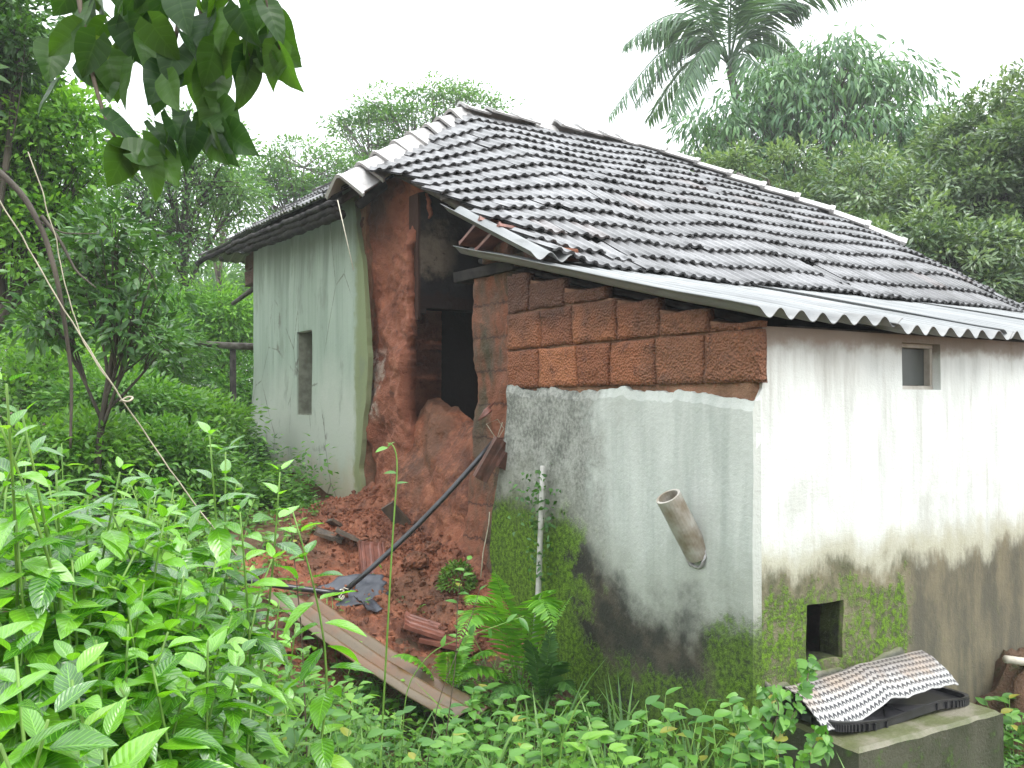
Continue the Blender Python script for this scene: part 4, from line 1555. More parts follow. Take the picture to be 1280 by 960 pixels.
# bamboo stick against the front wall
mb = MB()
q = [hl(-0.13, 1.655, -0.05), hl(-0.10, 1.65, 0.3), hl(-0.085, 1.645, 0.7), hl(-0.07, 1.64, 1.12)]
mb.tube(q, [0.018, 0.018, 0.017, 0.016], 8)
for f in (0.25, 0.5, 0.8):
    c = q[0].lerp(q[-1], f)
tag(mb.build("stick", simple("pale bleached stick", (0.36, 0.35, 0.31), (0.52, 0.51, 0.47), 20, 0.6, 0.3, 0.003), smooth=True), "pale bleached stick leaning upright on the mossy front wall", "stick")

# thin wire hanging from the lowest ridge tile
mb = MB()
mb.tube([at(422, 250, 7.1), at(430, 285, 7.1), at(442, 338, 7.12)], 0.004, 5)
tag(mb.build("wire", M['string'], smooth=True), "thin pale wire hanging from the lowest ridge tile", "wire")

# clothes-line style rail left of the house
rail = empty("pole_rail", (at(289, 640, 11.3).x, 11.3, gzs(at(289, 640, 11.3).x, 11.3)))
mb = MB()
a_, b_ = at(243, 429, 11.2), at(340, 434, 11.6)
mb.tube([a_, a_.lerp(b_, 0.5) + Vector((0, 0, -0.01)), b_], [0.035, 0.045, 0.05], 8)
mb.build("crossbar", M['wood_grey'], rail, smooth=True, origin=rail.location)
mb.o = None
mb = MB()
c = at(291, 434, 11.42)
mb.tube([(c.x, c.y, float(rail.location.z) - 0.2), (c.x + 0.01, c.y, c.z - 0.8), (c.x, c.y, c.z - 0.03)], [0.05, 0.045, 0.04], 8)
mb.build("post", M['wood'], rail, smooth=True, origin=rail.location)
for ch in rail.children:
    ch.location = (0, 0, 0)
tag(rail, "forked post carrying a weathered horizontal pole left of the house", "pole rail")

# ------------------------------------------------------------------ concrete block, tray and woven mat
blk = MB()
S0, S1, T0, T1 = 0.10, 1.16, -0.46, -0.005
u, v = np.meshgrid(np.linspace(0, 1, 40), np.linspace(0, 1, 24), indexing='ij')
ed = np.minimum(np.minimum(u, 1 - u) * 1.06, v * 0.455)
Sx = S0 + u * (S1 - S0) + 0.006 * fbm(u * 3, v * 3, 0, 2, 3, 3)
Tx = T0 + v * (T1 - T0) + 0.010 * fbm(u * 5, v * 3, 4, 2, 3, 3)
Zt = 0.075 - 0.035 * u - 0.014 * (1 - sst(ed, 0, 0.02)) + 0.006 * fbm(u * 4, v * 4, 0, 2, 3, 5)
blk.slab(np.stack([Sx, Tx, Zt], -1), np.stack([Sx, Tx, np.full_like(Sx, -0.6)], -1))
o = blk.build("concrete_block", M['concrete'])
o.location = HC
o.rotation_euler = (0, 0, HA)
tag(o, "mossy concrete block built against the foot of the white wall", "concrete block")

tray = MB()
rim = []
for k in range(140):
    q = k / 140 * 2 * math.pi
    e = 0.32
    x = 0.50 * np.sign(math.cos(q)) * abs(math.cos(q)) ** e
    y = 0.145 * np.sign(math.sin(q)) * abs(math.sin(q)) ** e
    rim.append((x, y))
rim = np.array(rim + [rim[0]])
rows_ = [(0.93, 0.0), (1.0, 0.0), (1.0, 0.030), (1.03, 0.033), (1.03, 0.042), (0.98, 0.042), (0.975, 0.02), (0.0, 0.016)]
G = []
for k, (x, y) in enumerate(rim):
    wob = 1 + 0.012 * math.sin(k * 2.2)
    G.append([(x * r * (wob if 0 < i < 3 else 1) + 0, y * r * (wob if 0 < i < 3 else 1), z + 0.012 * math.sin(x * 9)) for i, (r, z) in enumerate(rows_)])
tray.grid(np.array(G))
for k in range(0, 140, 2):
    x, y = rim[k]
    tray.box((x * 1.015, y * 1.03, 0.016 + 0.012 * math.sin(x * 9)), (0.010, 0.010, 0.03))
o = tray.build("tray", M['black_plastic'])
o.matrix_world = Matrix.Translation(hl(0.63, -0.195, 0.066)) @ Matrix.Rotation(HA, 4, 'Z') @ Matrix.Rotation(rad(2), 4, 'Y')
tag(o, "long shallow black ribbed tray lying on the concrete block", "tray")

mat_ = MB()
u, v = np.meshgrid(np.linspace(0, 1, 110), np.linspace(0, 1, 50), indexing='ij')
# cross-section of the arch from the wall side (v=0) over the crown to the front flap (v=1)
th = v * 1.0
kink = np.exp(-((u - 0.52) / 0.05) ** 2)
yy = np.interp(v, [0, 0.12, 0.3, 0.45, 0.6, 0.8, 1.0], [-0.015, -0.02, -0.06, -0.115, -0.17, -0.235, -0.30])
zz = np.interp(v, [0, 0.12, 0.3, 0.45, 0.6, 0.8, 1.0], [0.08, 0.145, 0.225, 0.25, 0.23, 0.18, 0.115])
zz = zz + 0.012 * v * kink + 0.035 * v * u - 0.018 * np.sin(u * 7) * v
yy = yy + 0.012 * kink * v - 0.012 * np.sin(u * 9 + 1) * v
zz = zz + 0.004 * fbm(u * 6, v * 3, 0, 1.5, 3, 2) + 0.010 * v * fbm(u * 9, 0, 0, 2, 2, 4) * (v > 0.9)
xx = 0.07 + 0.97 * u + 0.02 * (v - 0.5) * (u > 0.9) - 0.02 * np.sin(v * 5) * (1 - u) + 0.05 * v * (u - 0.5)
P = np.stack([xx, yy, zz], -1)
uvs = np.stack([u * 34, v * 13], -1).reshape(-1, 2)
mat_.grid(P, uv=uvs)
mat_.grid(P - np.array([0, -0.002, 0.004]), uv=uvs, flip=True)
o = mat_.build("woven_mat", M['mat'], smooth=True, uvs=True)
o.location = HC
o.rotation_euler = (0, 0, HA)
tag(o, "arched woven mat in white and black, dirty on its crown", "mat")
# rough mortar lump behind the arch
mb = MB()
u, v = np.meshgrid(np.linspace(0, 1, 30), np.linspace(0, 1, 8), indexing='ij')
P = np.stack([0.05 + u * 1.0, -0.005 - 0.045 * np.sin(v * math.pi) * (0.6 + 0.5 * fbm(u * 5, v, 0, 2, 3, 3)), 0.06 + v * (0.15 + 0.06 * fbm(u * 4, 0, 0, 2, 3, 4))], -1)
mb.slab(P, P + np.array([0, 0.03, 0]))
mb.build("mortar_fillet", M['concrete'], H, smooth=True)

# pale log on the bank to the right
mb = MB()
a_, b_ = at(1257, 824, 4.75), at(1330, 834, 4.9)
mb.tube([a_, a_.lerp(b_, 0.5), b_], [0.021, 0.023, 0.025], 10)
tag(mb.build("log", simple("pale peeled log", (0.36, 0.33, 0.26), (0.52, 0.48, 0.40), 12, 0.6, 0.4, 0.004), smooth=True), "pale peeled log end resting on the bank beyond the concrete block", "log")
# dirt bank carrying it
mb = MB()
u, v = np.meshgrid(np.linspace(-1, 1, 30), np.linspace(-1, 1, 30), indexing='ij')
P = np.stack([u * 0.5 + 0.05 * fbm(u * 3, v * 3, 1, 2, 3, 9), v * 0.35, 0.42 * (1 - sst(np.hypot(u * 0.9, v) + 0.25 * fbm(u * 2, v * 2, 3, 1.5, 3, 8), 0.35, 1.0)) + 0.12 * fbm(u * 2, v * 2, 0, 2.5, 4, 6) - 0.1], -1)
mb.grid(P)
o = mb.build("earth_bank", M['ground'], smooth=True)
c = at(1300, 880, 4.85)
o.location = (c.x + 0.1, c.y + 0.05, -0.22)
tag(o, kind='structure')

# dry vine strung down on the left
V1 = [at(-30, 195, 3.2), at(20, 285, 3.2), at(80, 385, 3.22), at(150, 497, 3.25), at(175, 535, 3.3), at(235, 620, 3.35), at(300, 700, 3.4)]
V2 = [at(35, 190, 3.3), at(60, 260, 3.28), at(80, 350, 3.27), at(105, 430, 3.26), at(152, 500, 3.25)]


def smooth_pts(P, n=40):
    P = np.array([tuple(p) for p in P])
    k = np.linspace(0, 1, len(P))
    x = np.linspace(0, 1, n)
    w = np.stack([np.interp(x, k, P[:, i]) for i in range(3)], -1)
    for _ in range(3):
        w[1:-1] = (w[:-2] + 2 * w[1:-1] + w[2:]) / 4
    return w


vine = empty("dry_vine", tuple(V1[0]))
for P_, r_ in ((V1, 0.0026), (V2, 0.002)):
    mb = MB()
    w = smooth_pts(P_)
    w = w + 0.006 * np.stack([fbm(w[:, 2], i, 0, 9, 2, i) for i in range(3)], -1)
    mb.tube(w, r_, 6)
    o = mb.build("strand", M['dry'], vine, smooth=True, origin=V1[0])
    o.location = (0, 0, 0)
mb = MB()
w = smooth_pts([at(152, 500, 3.25), at(160, 503, 3.22), at(168, 497, 3.25), at(160, 495, 3.27), at(150, 502, 3.25)], 16)
mb.tube(w, 0.004, 6)
o = mb.build("knot", M['dry'], vine, smooth=True, origin=V1[0])
o.location = (0, 0, 0)
tag(vine, "thin dry vine of two strands slanting down in front of the left trees", "vine")
# ------------------------------------------------------------------ leaves
def leaf_template(kind, nu, nv):
    """verts in (across, along, up) for a unit leaf, quads, uv"""
    v = np.linspace(0, 1, nv)
    if kind == 'ovate':
        h = 0.5 * np.sin(math.pi * v ** 0.72) ** 0.85
    elif kind == 'heart':
        h = 0.5 * np.clip(np.interp(v, [0, 0.04, 0.12, 0.25, 0.4, 0.6, 0.8, 0.93, 1], [0.25, 0.75, 0.97, 1.05, 0.98, 0.74, 0.40, 0.12, 0]), 0, 2)
    elif kind == 'lance':
        h = 0.5 * np.sin(math.pi * v ** 0.85)
    elif kind == 'diamond':
        h = np.interp(v, [0, 0.45, 1], [0.06, 0.5, 0.0])
    h[0] = max(h[0], 0.03)
    h[-1] = 0.004
    u = np.linspace(-1, 1, nu)
    U_, V_ = np.meshgrid(u, v, indexing='ij')
    Hh = np.interp(V_, v, h)
    X = U_ * Hh
    Y = V_.copy()
    if kind == 'heart':
        Y = Y - 0.14 * np.abs(U_) ** 1.5 * (1 - V_) ** 2 * 2 + 0.0
    Zf = 0.30 * np.abs(X)                     # fold along the midrib
    Zb = -0.30 * V_ ** 2
    if nu > 3:
        Zf = Zf + (0.006 if kind != 'heart' else 0.03) * np.sin(V_ * (26 if kind != 'heart' else 9) - np.abs(U_) * 5) * np.abs(U_)
    P = np.stack([X, Y, Zf, Zb], -1).reshape(-1, 4)
    I = np.arange(nu * nv).reshape(nu, nv)
    q = np.stack([I[:-1, :-1], I[1:, :-1], I[1:, 1:], I[:-1, 1:]], -1).reshape(-1, 4)
    uv = np.stack([(U_ + 1) / 2, V_], -1).reshape(-1, 2)
    return P, q, uv


T_HI = leaf_template('ovate', 5, 9)
T_HEART = leaf_template('heart', 7, 11)
T_MID = leaf_template('ovate', 3, 4)
T_LO = leaf_template('diamond', 3, 3)
T_LANCE = leaf_template('lance', 3, 5)


def norm(a):
    return a / (np.linalg.norm(a, axis=-1, keepdims=True) + 1e-9)


def leaves(mb, P, D, N, L, W, tpl, rnd=None, bend=1.0, gen=None):
    """add many leaves: base points P, directions D, upward normals N, lengths L, widths W"""
    g = gen or rng
    P, D, N = np.asarray(P, float), norm(np.asarray(D, float)), np.asarray(N, float)
    m = len(P)
    if m == 0:
        return
    L = np.broadcast_to(L, (m,)).astype(float)
    W = np.broadcast_to(W, (m,)).astype(float)
    N = norm(N - (N * D).sum(-1, keepdims=True) * D)
    X = np.cross(D, N)
    T, q, uv = tpl
    b = bend * (0.3 + 1.2 * g.random(m))
    fold = 0.4 + 1.1 * g.random(m)
    tw = g.normal(0, 0.12, m)
    loc = (T[None, :, 0] * W[:, None], T[None, :, 1] * L[:, None],
           T[None, :, 2] * (W * fold)[:, None] + T[None, :, 3] * (L * b)[:, None] + T[None, :, 0] * T[None, :, 1] * (W * tw)[:, None] * 2)
    V = P[:, None] + loc[0][..., None] * X[:, None] + loc[1][..., None] * D[:, None] + loc[2][..., None] * N[:, None]
    k = T.shape[0]
    F_ = (q[None] + (np.arange(m) * k)[:, None, None]).reshape(-1, 4)
    r = g.random(m) if rnd is None else np.asarray(rnd)
    mb.add(V.reshape(-1, 3), F_, np.repeat(r, k), np.tile(uv, (m, 1)))


def rdir(m, g=None):
    return norm((g or rng).normal(0, 1, (m, 3)))


def stem_curve(a, b, bow=0.1, n=10, sag=None):
    a, b = np.array(tuple(a)), np.array(tuple(b))
    k = np.linspace(0, 1, n)[:, None]
    off = rng.normal(0, 1, 3) * bow * np.linalg.norm(b - a)
    off[2] = sag if sag is not None else off[2] * 0.3
    return a + (b - a) * k + off * (np.sin(math.pi * k))


# ------------------------------------------------------------------ foreground shrubs with glossy opposite leaves
def shrub(base, tips, label, Lr=(0.09, 0.14), gap=0.05, mat='leaf_near', leafy=0.6, tpl=T_HI, stem='stem_green', droop=0.35, name="leafy_shrub", group=None, wr=0.46, sr=0.006):
    root = empty(name, base)
    st, lf = MB(), MB()
    P, D, N, Ls = [], [], [], []
    base = np.array(tuple(base))
    for tip in tips:
        tip = np.array(tuple(tip))
        a = base + np.array([R.gauss(0, 0.05), R.gauss(0, 0.05), -0.03])
        c = stem_curve(a, tip, 0.05, 14)
        st.tube(c - base, np.linspace(sr, sr * 0.4, 14), 6)
        seg = np.linalg.norm(np.diff(c, axis=0), axis=1)
        tot = seg.sum()
        n_nodes = max(3, int(tot * leafy / gap))
        cum = np.concatenate([[0], np.cumsum(seg)]) / tot
        ang = R.uniform(0, 6)
        for i in range(n_nodes):
            f = 1 - leafy * (i / n_nodes) ** 1.0
            p = np.array([np.interp(f, cum, c[:, k]) for k in range(3)])
            tan = c[-1] - c[-3]
            tan = tan / (np.linalg.norm(tan) + 1e-9)
            e1 = np.cross(tan, [0, 0, 1.0] if abs(tan[2]) < 0.9 else [1.0, 0, 0])
            e1 /= np.linalg.norm(e1)
            e2 = np.cross(tan, e1)
            ang += math.pi / 2 + R.gauss(0, 0.25)
            grow = min(1, 0.45 + i * 0.16) if i < 4 else 1
            for sgn in (0, math.pi):
                if R.random() < 0.08:
                    continue
                q = ang + sgn + R.gauss(0, 0.2)
                out = e1 * math.cos(q) + e2 * math.sin(q)
                up = max(0.15, 0.95 - i * 0.22)
                d = out + tan * up + np.array([0, 0, -droop * min(1, i / 4) + R.gauss(0, 0.12)])
                d /= np.linalg.norm(d)
                P.append(p + d * 0.012)
                D.append(d)
                N.append(tan * 1.0 + np.array([0, 0, 0.8]) + np.array([R.gauss(0, .2), R.gauss(0, .2), 0]))
                Ls.append(R.uniform(*Lr) * grow)
    P = np.array(P) - base
    Ls = np.array(Ls)
    leaves(lf, P, D, N, Ls, Ls * wr * rng.uniform(0.85, 1.2, len(Ls)), tpl, bend=0.9)
    st.build("stem", M[stem], root, smooth=True)
    lf.build("foliage", M[mat], root, smooth=True, uvs=True)
    return tag(root, label, "shrub" if name == "leafy_shrub" else name.replace("_", " "), group)


def gbase(px, Y, dx=0.0, dz=0.0):
    x = (px - 640) / F * Y + dx
    return Vector((x, Y, gzs(x, Y) + dz))


def tips_at(lst):
    return [at(px, py, Y) for px, py, Y in lst]


def rtips(n, x0, x1, y0, y1, Y0, Y1):
    return [(R.uniform(x0, x1), R.uniform(y0, y1), R.uniform(Y0, Y1)) for _ in range(n)]


shrub(gbase(270, 2.7), tips_at([(262, 545, 2.6), (282, 565, 2.7), (350, 590, 2.8), (366, 640, 2.75), (340, 700, 2.7), (300, 640, 2.6), (225, 640, 2.65), (320, 760, 2.6)]),
      "slender bright shrub whose two upright shoots stand before the green wall", Lr=(0.11, 0.15), gap=0.07, leafy=0.62)
shrub(gbase(150, 2.3), tips_at([(150, 590, 2.2), (190, 610, 2.3), (110, 620, 2.2), (230, 680, 2.3), (60, 600, 2.4), (170, 690, 2.1), (250, 740, 2.2), (120, 720, 2.0), (205, 650, 2.25), (85, 665, 2.15), (140, 640, 2.3), (180, 730, 2.1), (230, 720, 2.15), (110, 680, 2.2), (270, 700, 2.3), (290, 770, 2.2), (160, 760, 2.0)]),
      "dense glossy shrub filling the middle of the left foreground", Lr=(0.085, 0.14), gap=0.036, leafy=0.88, wr=0.5)
shrub(gbase(40, 2.0), tips_at([(30, 545, 1.9), (70, 590, 2.0), (-20, 600, 1.9), (20, 650, 1.8), (90, 700, 1.9), (50, 760, 1.8), (-30, 720, 1.8), (10, 585, 2.1), (60, 655, 2.0), (100, 640, 2.1), (0, 700, 1.9), (75, 740, 1.85), (30, 800, 1.8)]),
      "tall glossy shrub cut by the left edge of the view", Lr=(0.085, 0.14), gap=0.036, leafy=0.88, wr=0.5)
shrub(gbase(220, 1.95), tips_at([(210, 790, 1.9), (260, 800, 1.95), (160, 780, 1.85), (300, 820, 2.0), (120, 800, 1.8), (235, 850, 1.9), (190, 830, 1.8), (270, 860, 2.0), (90, 830, 1.7), (150, 860, 1.75), (315, 870, 2.1)]),
      "low broad leaved shrub in front of the dense glossy one", Lr=(0.09, 0.14), gap=0.038, leafy=0.9, wr=0.52)
shrub(gbase(60, 1.35), tips_at([(20, 820, 1.3), (90, 850, 1.3), (-30, 860, 1.25), (60, 900, 1.2), (130, 930, 1.25), (0, 930, 1.15), (-20, 780, 1.3)]),
      "nearest shrub with large pale leaves in the bottom left corner", Lr=(0.10, 0.15), gap=0.042, leafy=0.9, wr=0.5)
# pale stemmed weed at the left edge
shrub(gbase(15, 2.05), tips_at([(8, 480, 1.7), (-12, 500, 1.75), (28, 520, 1.8)]), "pale stemmed weed rising along the left edge above the shrubs",
      Lr=(0.08, 0.12), gap=0.09, leafy=0.4, name="weed_stalk", mat='leaf_near')
shrub(gbase(330, 3.6), tips_at([(315, 720, 3.5), (350, 745, 3.5), (300, 760, 3.5), (335, 790, 3.4), (290, 720, 3.6), (370, 780, 3.4)]),
      "small leafy shrub at the left end of the fallen sheet", Lr=(0.06, 0.10), leafy=0.7)
shrub(gbase(110, 3.6), tips_at(rtips(12, 20, 230, 540, 640, 3.3, 4.0)), "bushy shrub seen behind the glossy foreground shrubs", Lr=(0.07, 0.11), leafy=0.55, mat='leaf_bright', tpl=T_MID)
shrub(gbase(250, 4.4), tips_at(rtips(10, 180, 330, 600, 680, 4.2, 4.8)), "leafy shrub between the foreground shoots and the green wall's foot", Lr=(0.06, 0.10), leafy=0.6, mat='leaf_mid', tpl=T_MID)

# ------------------------------------------------------------------ tall thin weed stalks in the middle foreground
def stalk(name, pts, r, label, lf_spec, mat='leaf_weed', stem='stem_green', cat="weed"):
    """lf_spec: (f, dx, dy, dz, length) leaves along the stalk"""
    root = empty(name, tuple(pts[0]))
    b = np.array(tuple(pts[0]))
    w = smooth_pts(pts, 24)
    st, lf = MB(), MB()
    st.tube(w - b, np.linspace(r, r * 0.5, 24), 6)
    k = np.linspace(0, 1, 24)
    P = [np.array([np.interp(f, k, w[:, i]) for i in range(3)]) - b for f, *_ in lf_spec]
    D = [(a[1], a[2], a[3]) for a in lf_spec]
    Ls = np.array([a[4] for a in lf_spec])
    if len(P):
        leaves(lf, P, D, [(0.1, -0.3, 1.0)] * len(P), Ls, Ls * 0.5, T_HI, bend=0.7)
        lf.build("foliage", M[mat], root, smooth=True, uvs=True)
    st.build("stem", M[stem], root, smooth=True)
    return tag(root, label, cat)


b0 = gbase(472, 3.5)
stalk("weed_stalk", [b0, at(478, 900, 3.45), at(485, 780, 3.4), at(490, 680, 3.4), at(496, 600, 3.4), at(497, 570, 3.4), at(490, 552, 3.4), at(484, 560, 3.4)], 0.0045,
      "tall thin green stalk with one leaf at its hooked tip before the mud", [(0.985, -0.3, -0.3, -0.1, 0.06), (0.93, 0.5, 0, 0.4, 0.025), (0.97, 0.3, 0, 0.7, 0.02), (0.90, -0.5, 0, 0.4, 0.02), (0.62, -0.8, -0.2, 0.2, 0.05), (0.58, 0.8, 0.2, 0.1, 0.05)])
q = rng.random(40)
stalk("weed_stalk", [gbase(388, 3.9), at(378, 800, 3.9), at(368, 700, 3.9), at(362, 640, 3.9)], 0.004, "fine dark stalk with small toothed leaves crossing the fallen sheet",
      [(0.35 + 0.6 * f, math.cos(i * 2.4), math.sin(i * 2.4), 0.3, 0.055 - 0.02 * f) for i, f in enumerate(np.linspace(0, 1, 16))], stem='stem_brown')
stalk("weed_stalk", [gbase(540, 3.7), at(570, 830, 3.7), at(572, 740, 3.7), at(585, 700, 3.7)], 0.003, "fine weed with pointed leaves in front of the fallen sheet's lower half",
      [(0.4 + 0.6 * f, math.cos(i * 2.4), math.sin(i * 2.4), 0.3, 0.06 - 0.015 * f) for i, f in enumerate(np.linspace(0, 1, 12))], stem='stem_brown')
stalk("weed_stalk", [gbase(520, 3.6), at(545, 880, 3.6), at(590, 770, 3.65), at(600, 735, 3.7)], 0.0025, "thin brown leafless stalk bending right past the fallen sheet",
      [(0.97, 0.4, 0, 0.3, 0.04)], stem='stem_brown')
stalk("weed_stalk", [gbase(500, 3.8), at(505, 860, 3.8), at(540, 812, 3.8), at(600, 790, 3.8), at(655, 770, 3.85)], 0.003, "arching yellow green stem reaching right toward the fern",
      [(0.7, 0.2, 0, 0.8, 0.05), (0.8, 0.2, 0, -0.8, 0.045), (0.9, 0.5, 0, 0.5, 0.06), (0.97, 0.6, -0.4, -0.6, 0.075), (0.55, 0.2, 0, 0.9, 0.05)])
stalk("weed_stalk", [gbase(690, 3.2), at(700, 930, 3.2), at(722, 880, 3.2), at(735, 865, 3.2)], 0.0045, "yellow stem leaning right in the weeds below the mossy wall", [(0.5, -0.7, 0, 0.5, 0.06), (0.4, 0.7, 0, 0.4, 0.06)])


# ------------------------------------------------------------------ ferns
def fern(base, fronds, label, mat='leaf_fern', group=None):
    root = empty("fern", base)
    b = np.array(tuple(base))
    for (tip, sag, wid) in fronds:
        tip = np.array(tuple(tip))
        n = 34
        k = np.linspace(0, 1, n)[:, None]
        c = b + (tip - b) * k
        c[:, 2] += sag * np.sin(math.pi * np.clip(k[:, 0], 0, 1)) ** 0.9
        mb = MB()
        mb.tube(c - b, np.linspace(0.0035, 0.001, n), 4)
        tan = norm(np.gradient(c, axis=0))
        side = norm(np.cross(tan, [0, 0, 1.0]))
        up = np.cross(side, tan)
        idx = np.linspace(5, n - 1, 34)
        P, D, N, Ls = [], [], [], []
        for i in idx:
            f = i / (n - 1)
            p = np.array([np.interp(i, np.arange(n), c[:, j]) for j in range(3)])
            tg, sd, u_ = tan[int(i)], side[int(i)], up[int(i)]
            l = wid * (math.sin(math.pi * min(1, (f - 0.10) / 0.92) ** 0.75) + 0.06)
            for sg in (-1, 1):
                P.append(p)
                D.append(sd * sg + tg * 0.45 + np.array([0, 0, -0.15]) + rng.normal(0, 0.06, 3))
                N.append(u_)
                Ls.append(max(0.008, l) * R.uniform(0.9, 1.1))
        Ls = np.array(Ls)
        leaves(mb, np.array(P) - b, D, N, Ls, np.minimum(0.022, Ls * 0.27), T_LANCE, bend=0.6)
        mb.build("frond", M[mat], root, smooth=True)
    return tag(root, label, "fern", group)


fb = on(650, 875, 0.0)
fb = Vector((fb.x, fb.y, gzs(fb.x, fb.y)))
fy = fb.y
fern(fb, [(at(572, 800, fy - 0.55), 0.30, 0.15), (at(692, 790, fy - 0.45), 0.34, 0.14), (at(618, 715, fy - 0.2), 0.12, 0.11), (at(585, 755, fy - 0.5), 0.24, 0.14), (at(690, 740, fy - 0.2), 0.2, 0.11), (at(572, 850, fy - 0.3), 0.12, 0.12), (at(715, 745, fy), 0.06, 0.06)],
     "bright fern arching in front of the mossy wall's left end")
f2 = on(560, 880)
f2 = Vector((f2.x, f2.y, gzs(f2.x, f2.y)))
fern(f2, [(f2 + Vector((-0.30, -0.1, 0.28)), 0.10, 0.08), (f2 + Vector((0.28, -0.15, 0.30)), 0.12, 0.09), (f2 + Vector((0.02, -0.25, 0.34)), 0.10, 0.08), (f2 + Vector((0.15, 0.1, 0.42)), 0.05, 0.07)],
     "small fern beside the near end of the fallen sheet")
fern(fb + Vector((0.12, -0.25, 0)), [(at(610, 880, fy - 0.5), 0.12, 0.10), (at(700, 830, fy - 0.4), 0.1, 0.10), (at(660, 800, fy - 0.3), 0.08, 0.09), (at(720, 870, fy - 0.4), 0.12, 0.08), (at(690, 780, fy - 0.2), 0.05, 0.07)],
     "darker low fern beneath the bright one", 'leaf_fern_dark')
fern(on(235, 870), [(at(190, 835, 2.4), 0.05, 0.06), (at(150, 860, 2.4), 0.05, 0.06), (at(250, 850, 2.4), 0.05, 0.05), (at(290, 870, 2.4), 0.04, 0.05)],
     "little yellow green fern under the foreground shrubs")

# moss tuft with small leaves on the mud
tp = on(572, 735)
mb = MB()
m = 900
d = rdir(m)
d[:, 2] = np.abs(d[:, 2])
P = d * np.array([0.12, 0.12, 0.17]) * rng.uniform(0.8, 1.05, (m, 1))
leaves(mb, P, d + rng.normal(0, 0.4, (m, 3)), d + [0, 0, 0.5], rng.uniform(0.015, 0.04, m), rng.uniform(0.01, 0.022, m), T_LO)
o = mb.build("moss_tuft", M['mossclump'], smooth=True)
o.location = tp
tag(o, "round tuft of moss and tiny leaves on the mud by the fern", "moss tuft")
# small creeper round the top of the stick
mb = MB()
m = 190
k = rng.random(m) ** 0.8
P = np.array([tuple(hl(-0.10, 1.62, 0.0))]) + np.stack([rng.normal(0, 0.07, m) * (0.4 + k), rng.normal(0, 0.05, m), 0.45 + 0.6 * k + rng.normal(0, 0.05, m)], -1)
leaves(mb, P, rdir(m) + [-0.3, -0.6, 0], rng.normal(0, .5, (m, 3)) + [-0.5, -0.5, 0.8], rng.uniform(0.02, 0.045, m), rng.uniform(0.015, 0.03, m), T_MID)
o = mb.build("creeper", M['leaf_fern_dark'], smooth=True)
tag(o, "small leaved creeper clinging around the upper part of the leaning stick", "creeper")

# ------------------------------------------------------------------ weeds at the wall foot and climbing vine on the concrete block
def weed_patch(spots, label, Lr=(0.05, 0.085), n=7, mat='leaf_weed', h=(0.15, 0.4), cat="weed", name="weed_plant", group=None):
    base = Vector(tuple(np.mean([tuple(p) for p in spots], axis=0)))
    base.z = gzs(base.x, base.y)
    root = empty(name, base)
    st, lf = MB(), MB()
    P, D, N = [], [], []
    for p in spots:
        p = np.array(tuple(p))
        for _ in range(3):
            a = np.array([p[0] + R.gauss(0, 0.05), p[1] + R.gauss(0, 0.05), gzs(p[0], p[1]) - 0.02])
            tip = p + np.array([R.gauss(0, 0.05), R.gauss(0, 0.05), R.gauss(0, 0.03)])
            c = stem_curve(a, tip, 0.06, 8)
            st.tube(c - np.array(base), np.linspace(0.003, 0.0015, 8), 4)
            for i in range(n):
                f = 1 - 0.6 * i / n
                q = np.array([np.interp(f, np.linspace(0, 1, 8), c[:, j]) for j in range(3)])
                an = i * 2.4 + R.uniform(-.3, .3)
                P.append(q - np.array(base))
                D.append((math.cos(an), math.sin(an), 0.35 - 0.08 * i + R.gauss(0, .15)))
                N.append((R.gauss(0, .2), R.gauss(0, .2) - 0.3, 1))
    Ls = rng.uniform(*Lr, len(P))
    leaves(lf, P, D, N, Ls, Ls * 0.52, T_HI if Lr[1] > 0.07 else T_MID, bend=0.8)
    st.build("stem", M['stem_green'], root, smooth=True)
    lf.build("foliage", M[mat], root, smooth=True, uvs=True)
    return tag(root, label, cat, group)


weed_patch([at(x, y, Y) for x, y, Y in [(700, 880, 4.0), (730, 900, 3.9), (670, 905, 3.9), (640, 880, 4.2), (655, 925, 3.7)]], "weeds with rounded leaves at the left foot of the mossy wall")
weed_patch([at(x, y, Y) for x, y, Y in [(800, 890, 3.6), (840, 885, 3.55), (870, 905, 3.5), (830, 925, 3.4), (780, 915, 3.5), (900, 890, 3.5)]], "upright pointed weeds under the drain pipe")
weed_patch([at(x, y, Y) for x, y, Y in [(940, 890, 3.5), (920, 910, 3.4), (960, 930, 3.35), (905, 935, 3.3)]], "weeds crowding the white wall's corner left of the concrete block", Lr=(0.045, 0.075))
weed_patch([at(x, y, Y) for x, y, Y in [(560, 925, 3.4), (600, 935, 3.3), (520, 940, 3.2), (480, 930, 3.3), (440, 945, 3.1)]], "low weeds along the bottom edge below the fallen sheet", Lr=(0.045, 0.08))
weed_patch([at(x, y, Y) for x, y, Y in [(330, 900, 3.0), (370, 930, 2.9), (300, 940, 2.7), (350, 870, 3.3), (410, 900, 3.2)]], "leafy weeds between the foreground shrub and the fallen sheet", Lr=(0.045, 0.08))
weed_patch([at(x, y, Y) for x, y, Y in [(405, 834, 4.45), (408, 838, 4.43)]], "small weed growing on the lower edge of the fallen sheet", Lr=(0.04, 0.06))
weed_patch([at(x, y, Y) for x, y, Y in [(1255, 870, 4.7), (1272, 890, 4.6), (1265, 905, 4.5)]], "small dark plant on the bank right of the concrete block", Lr=(0.05, 0.09))

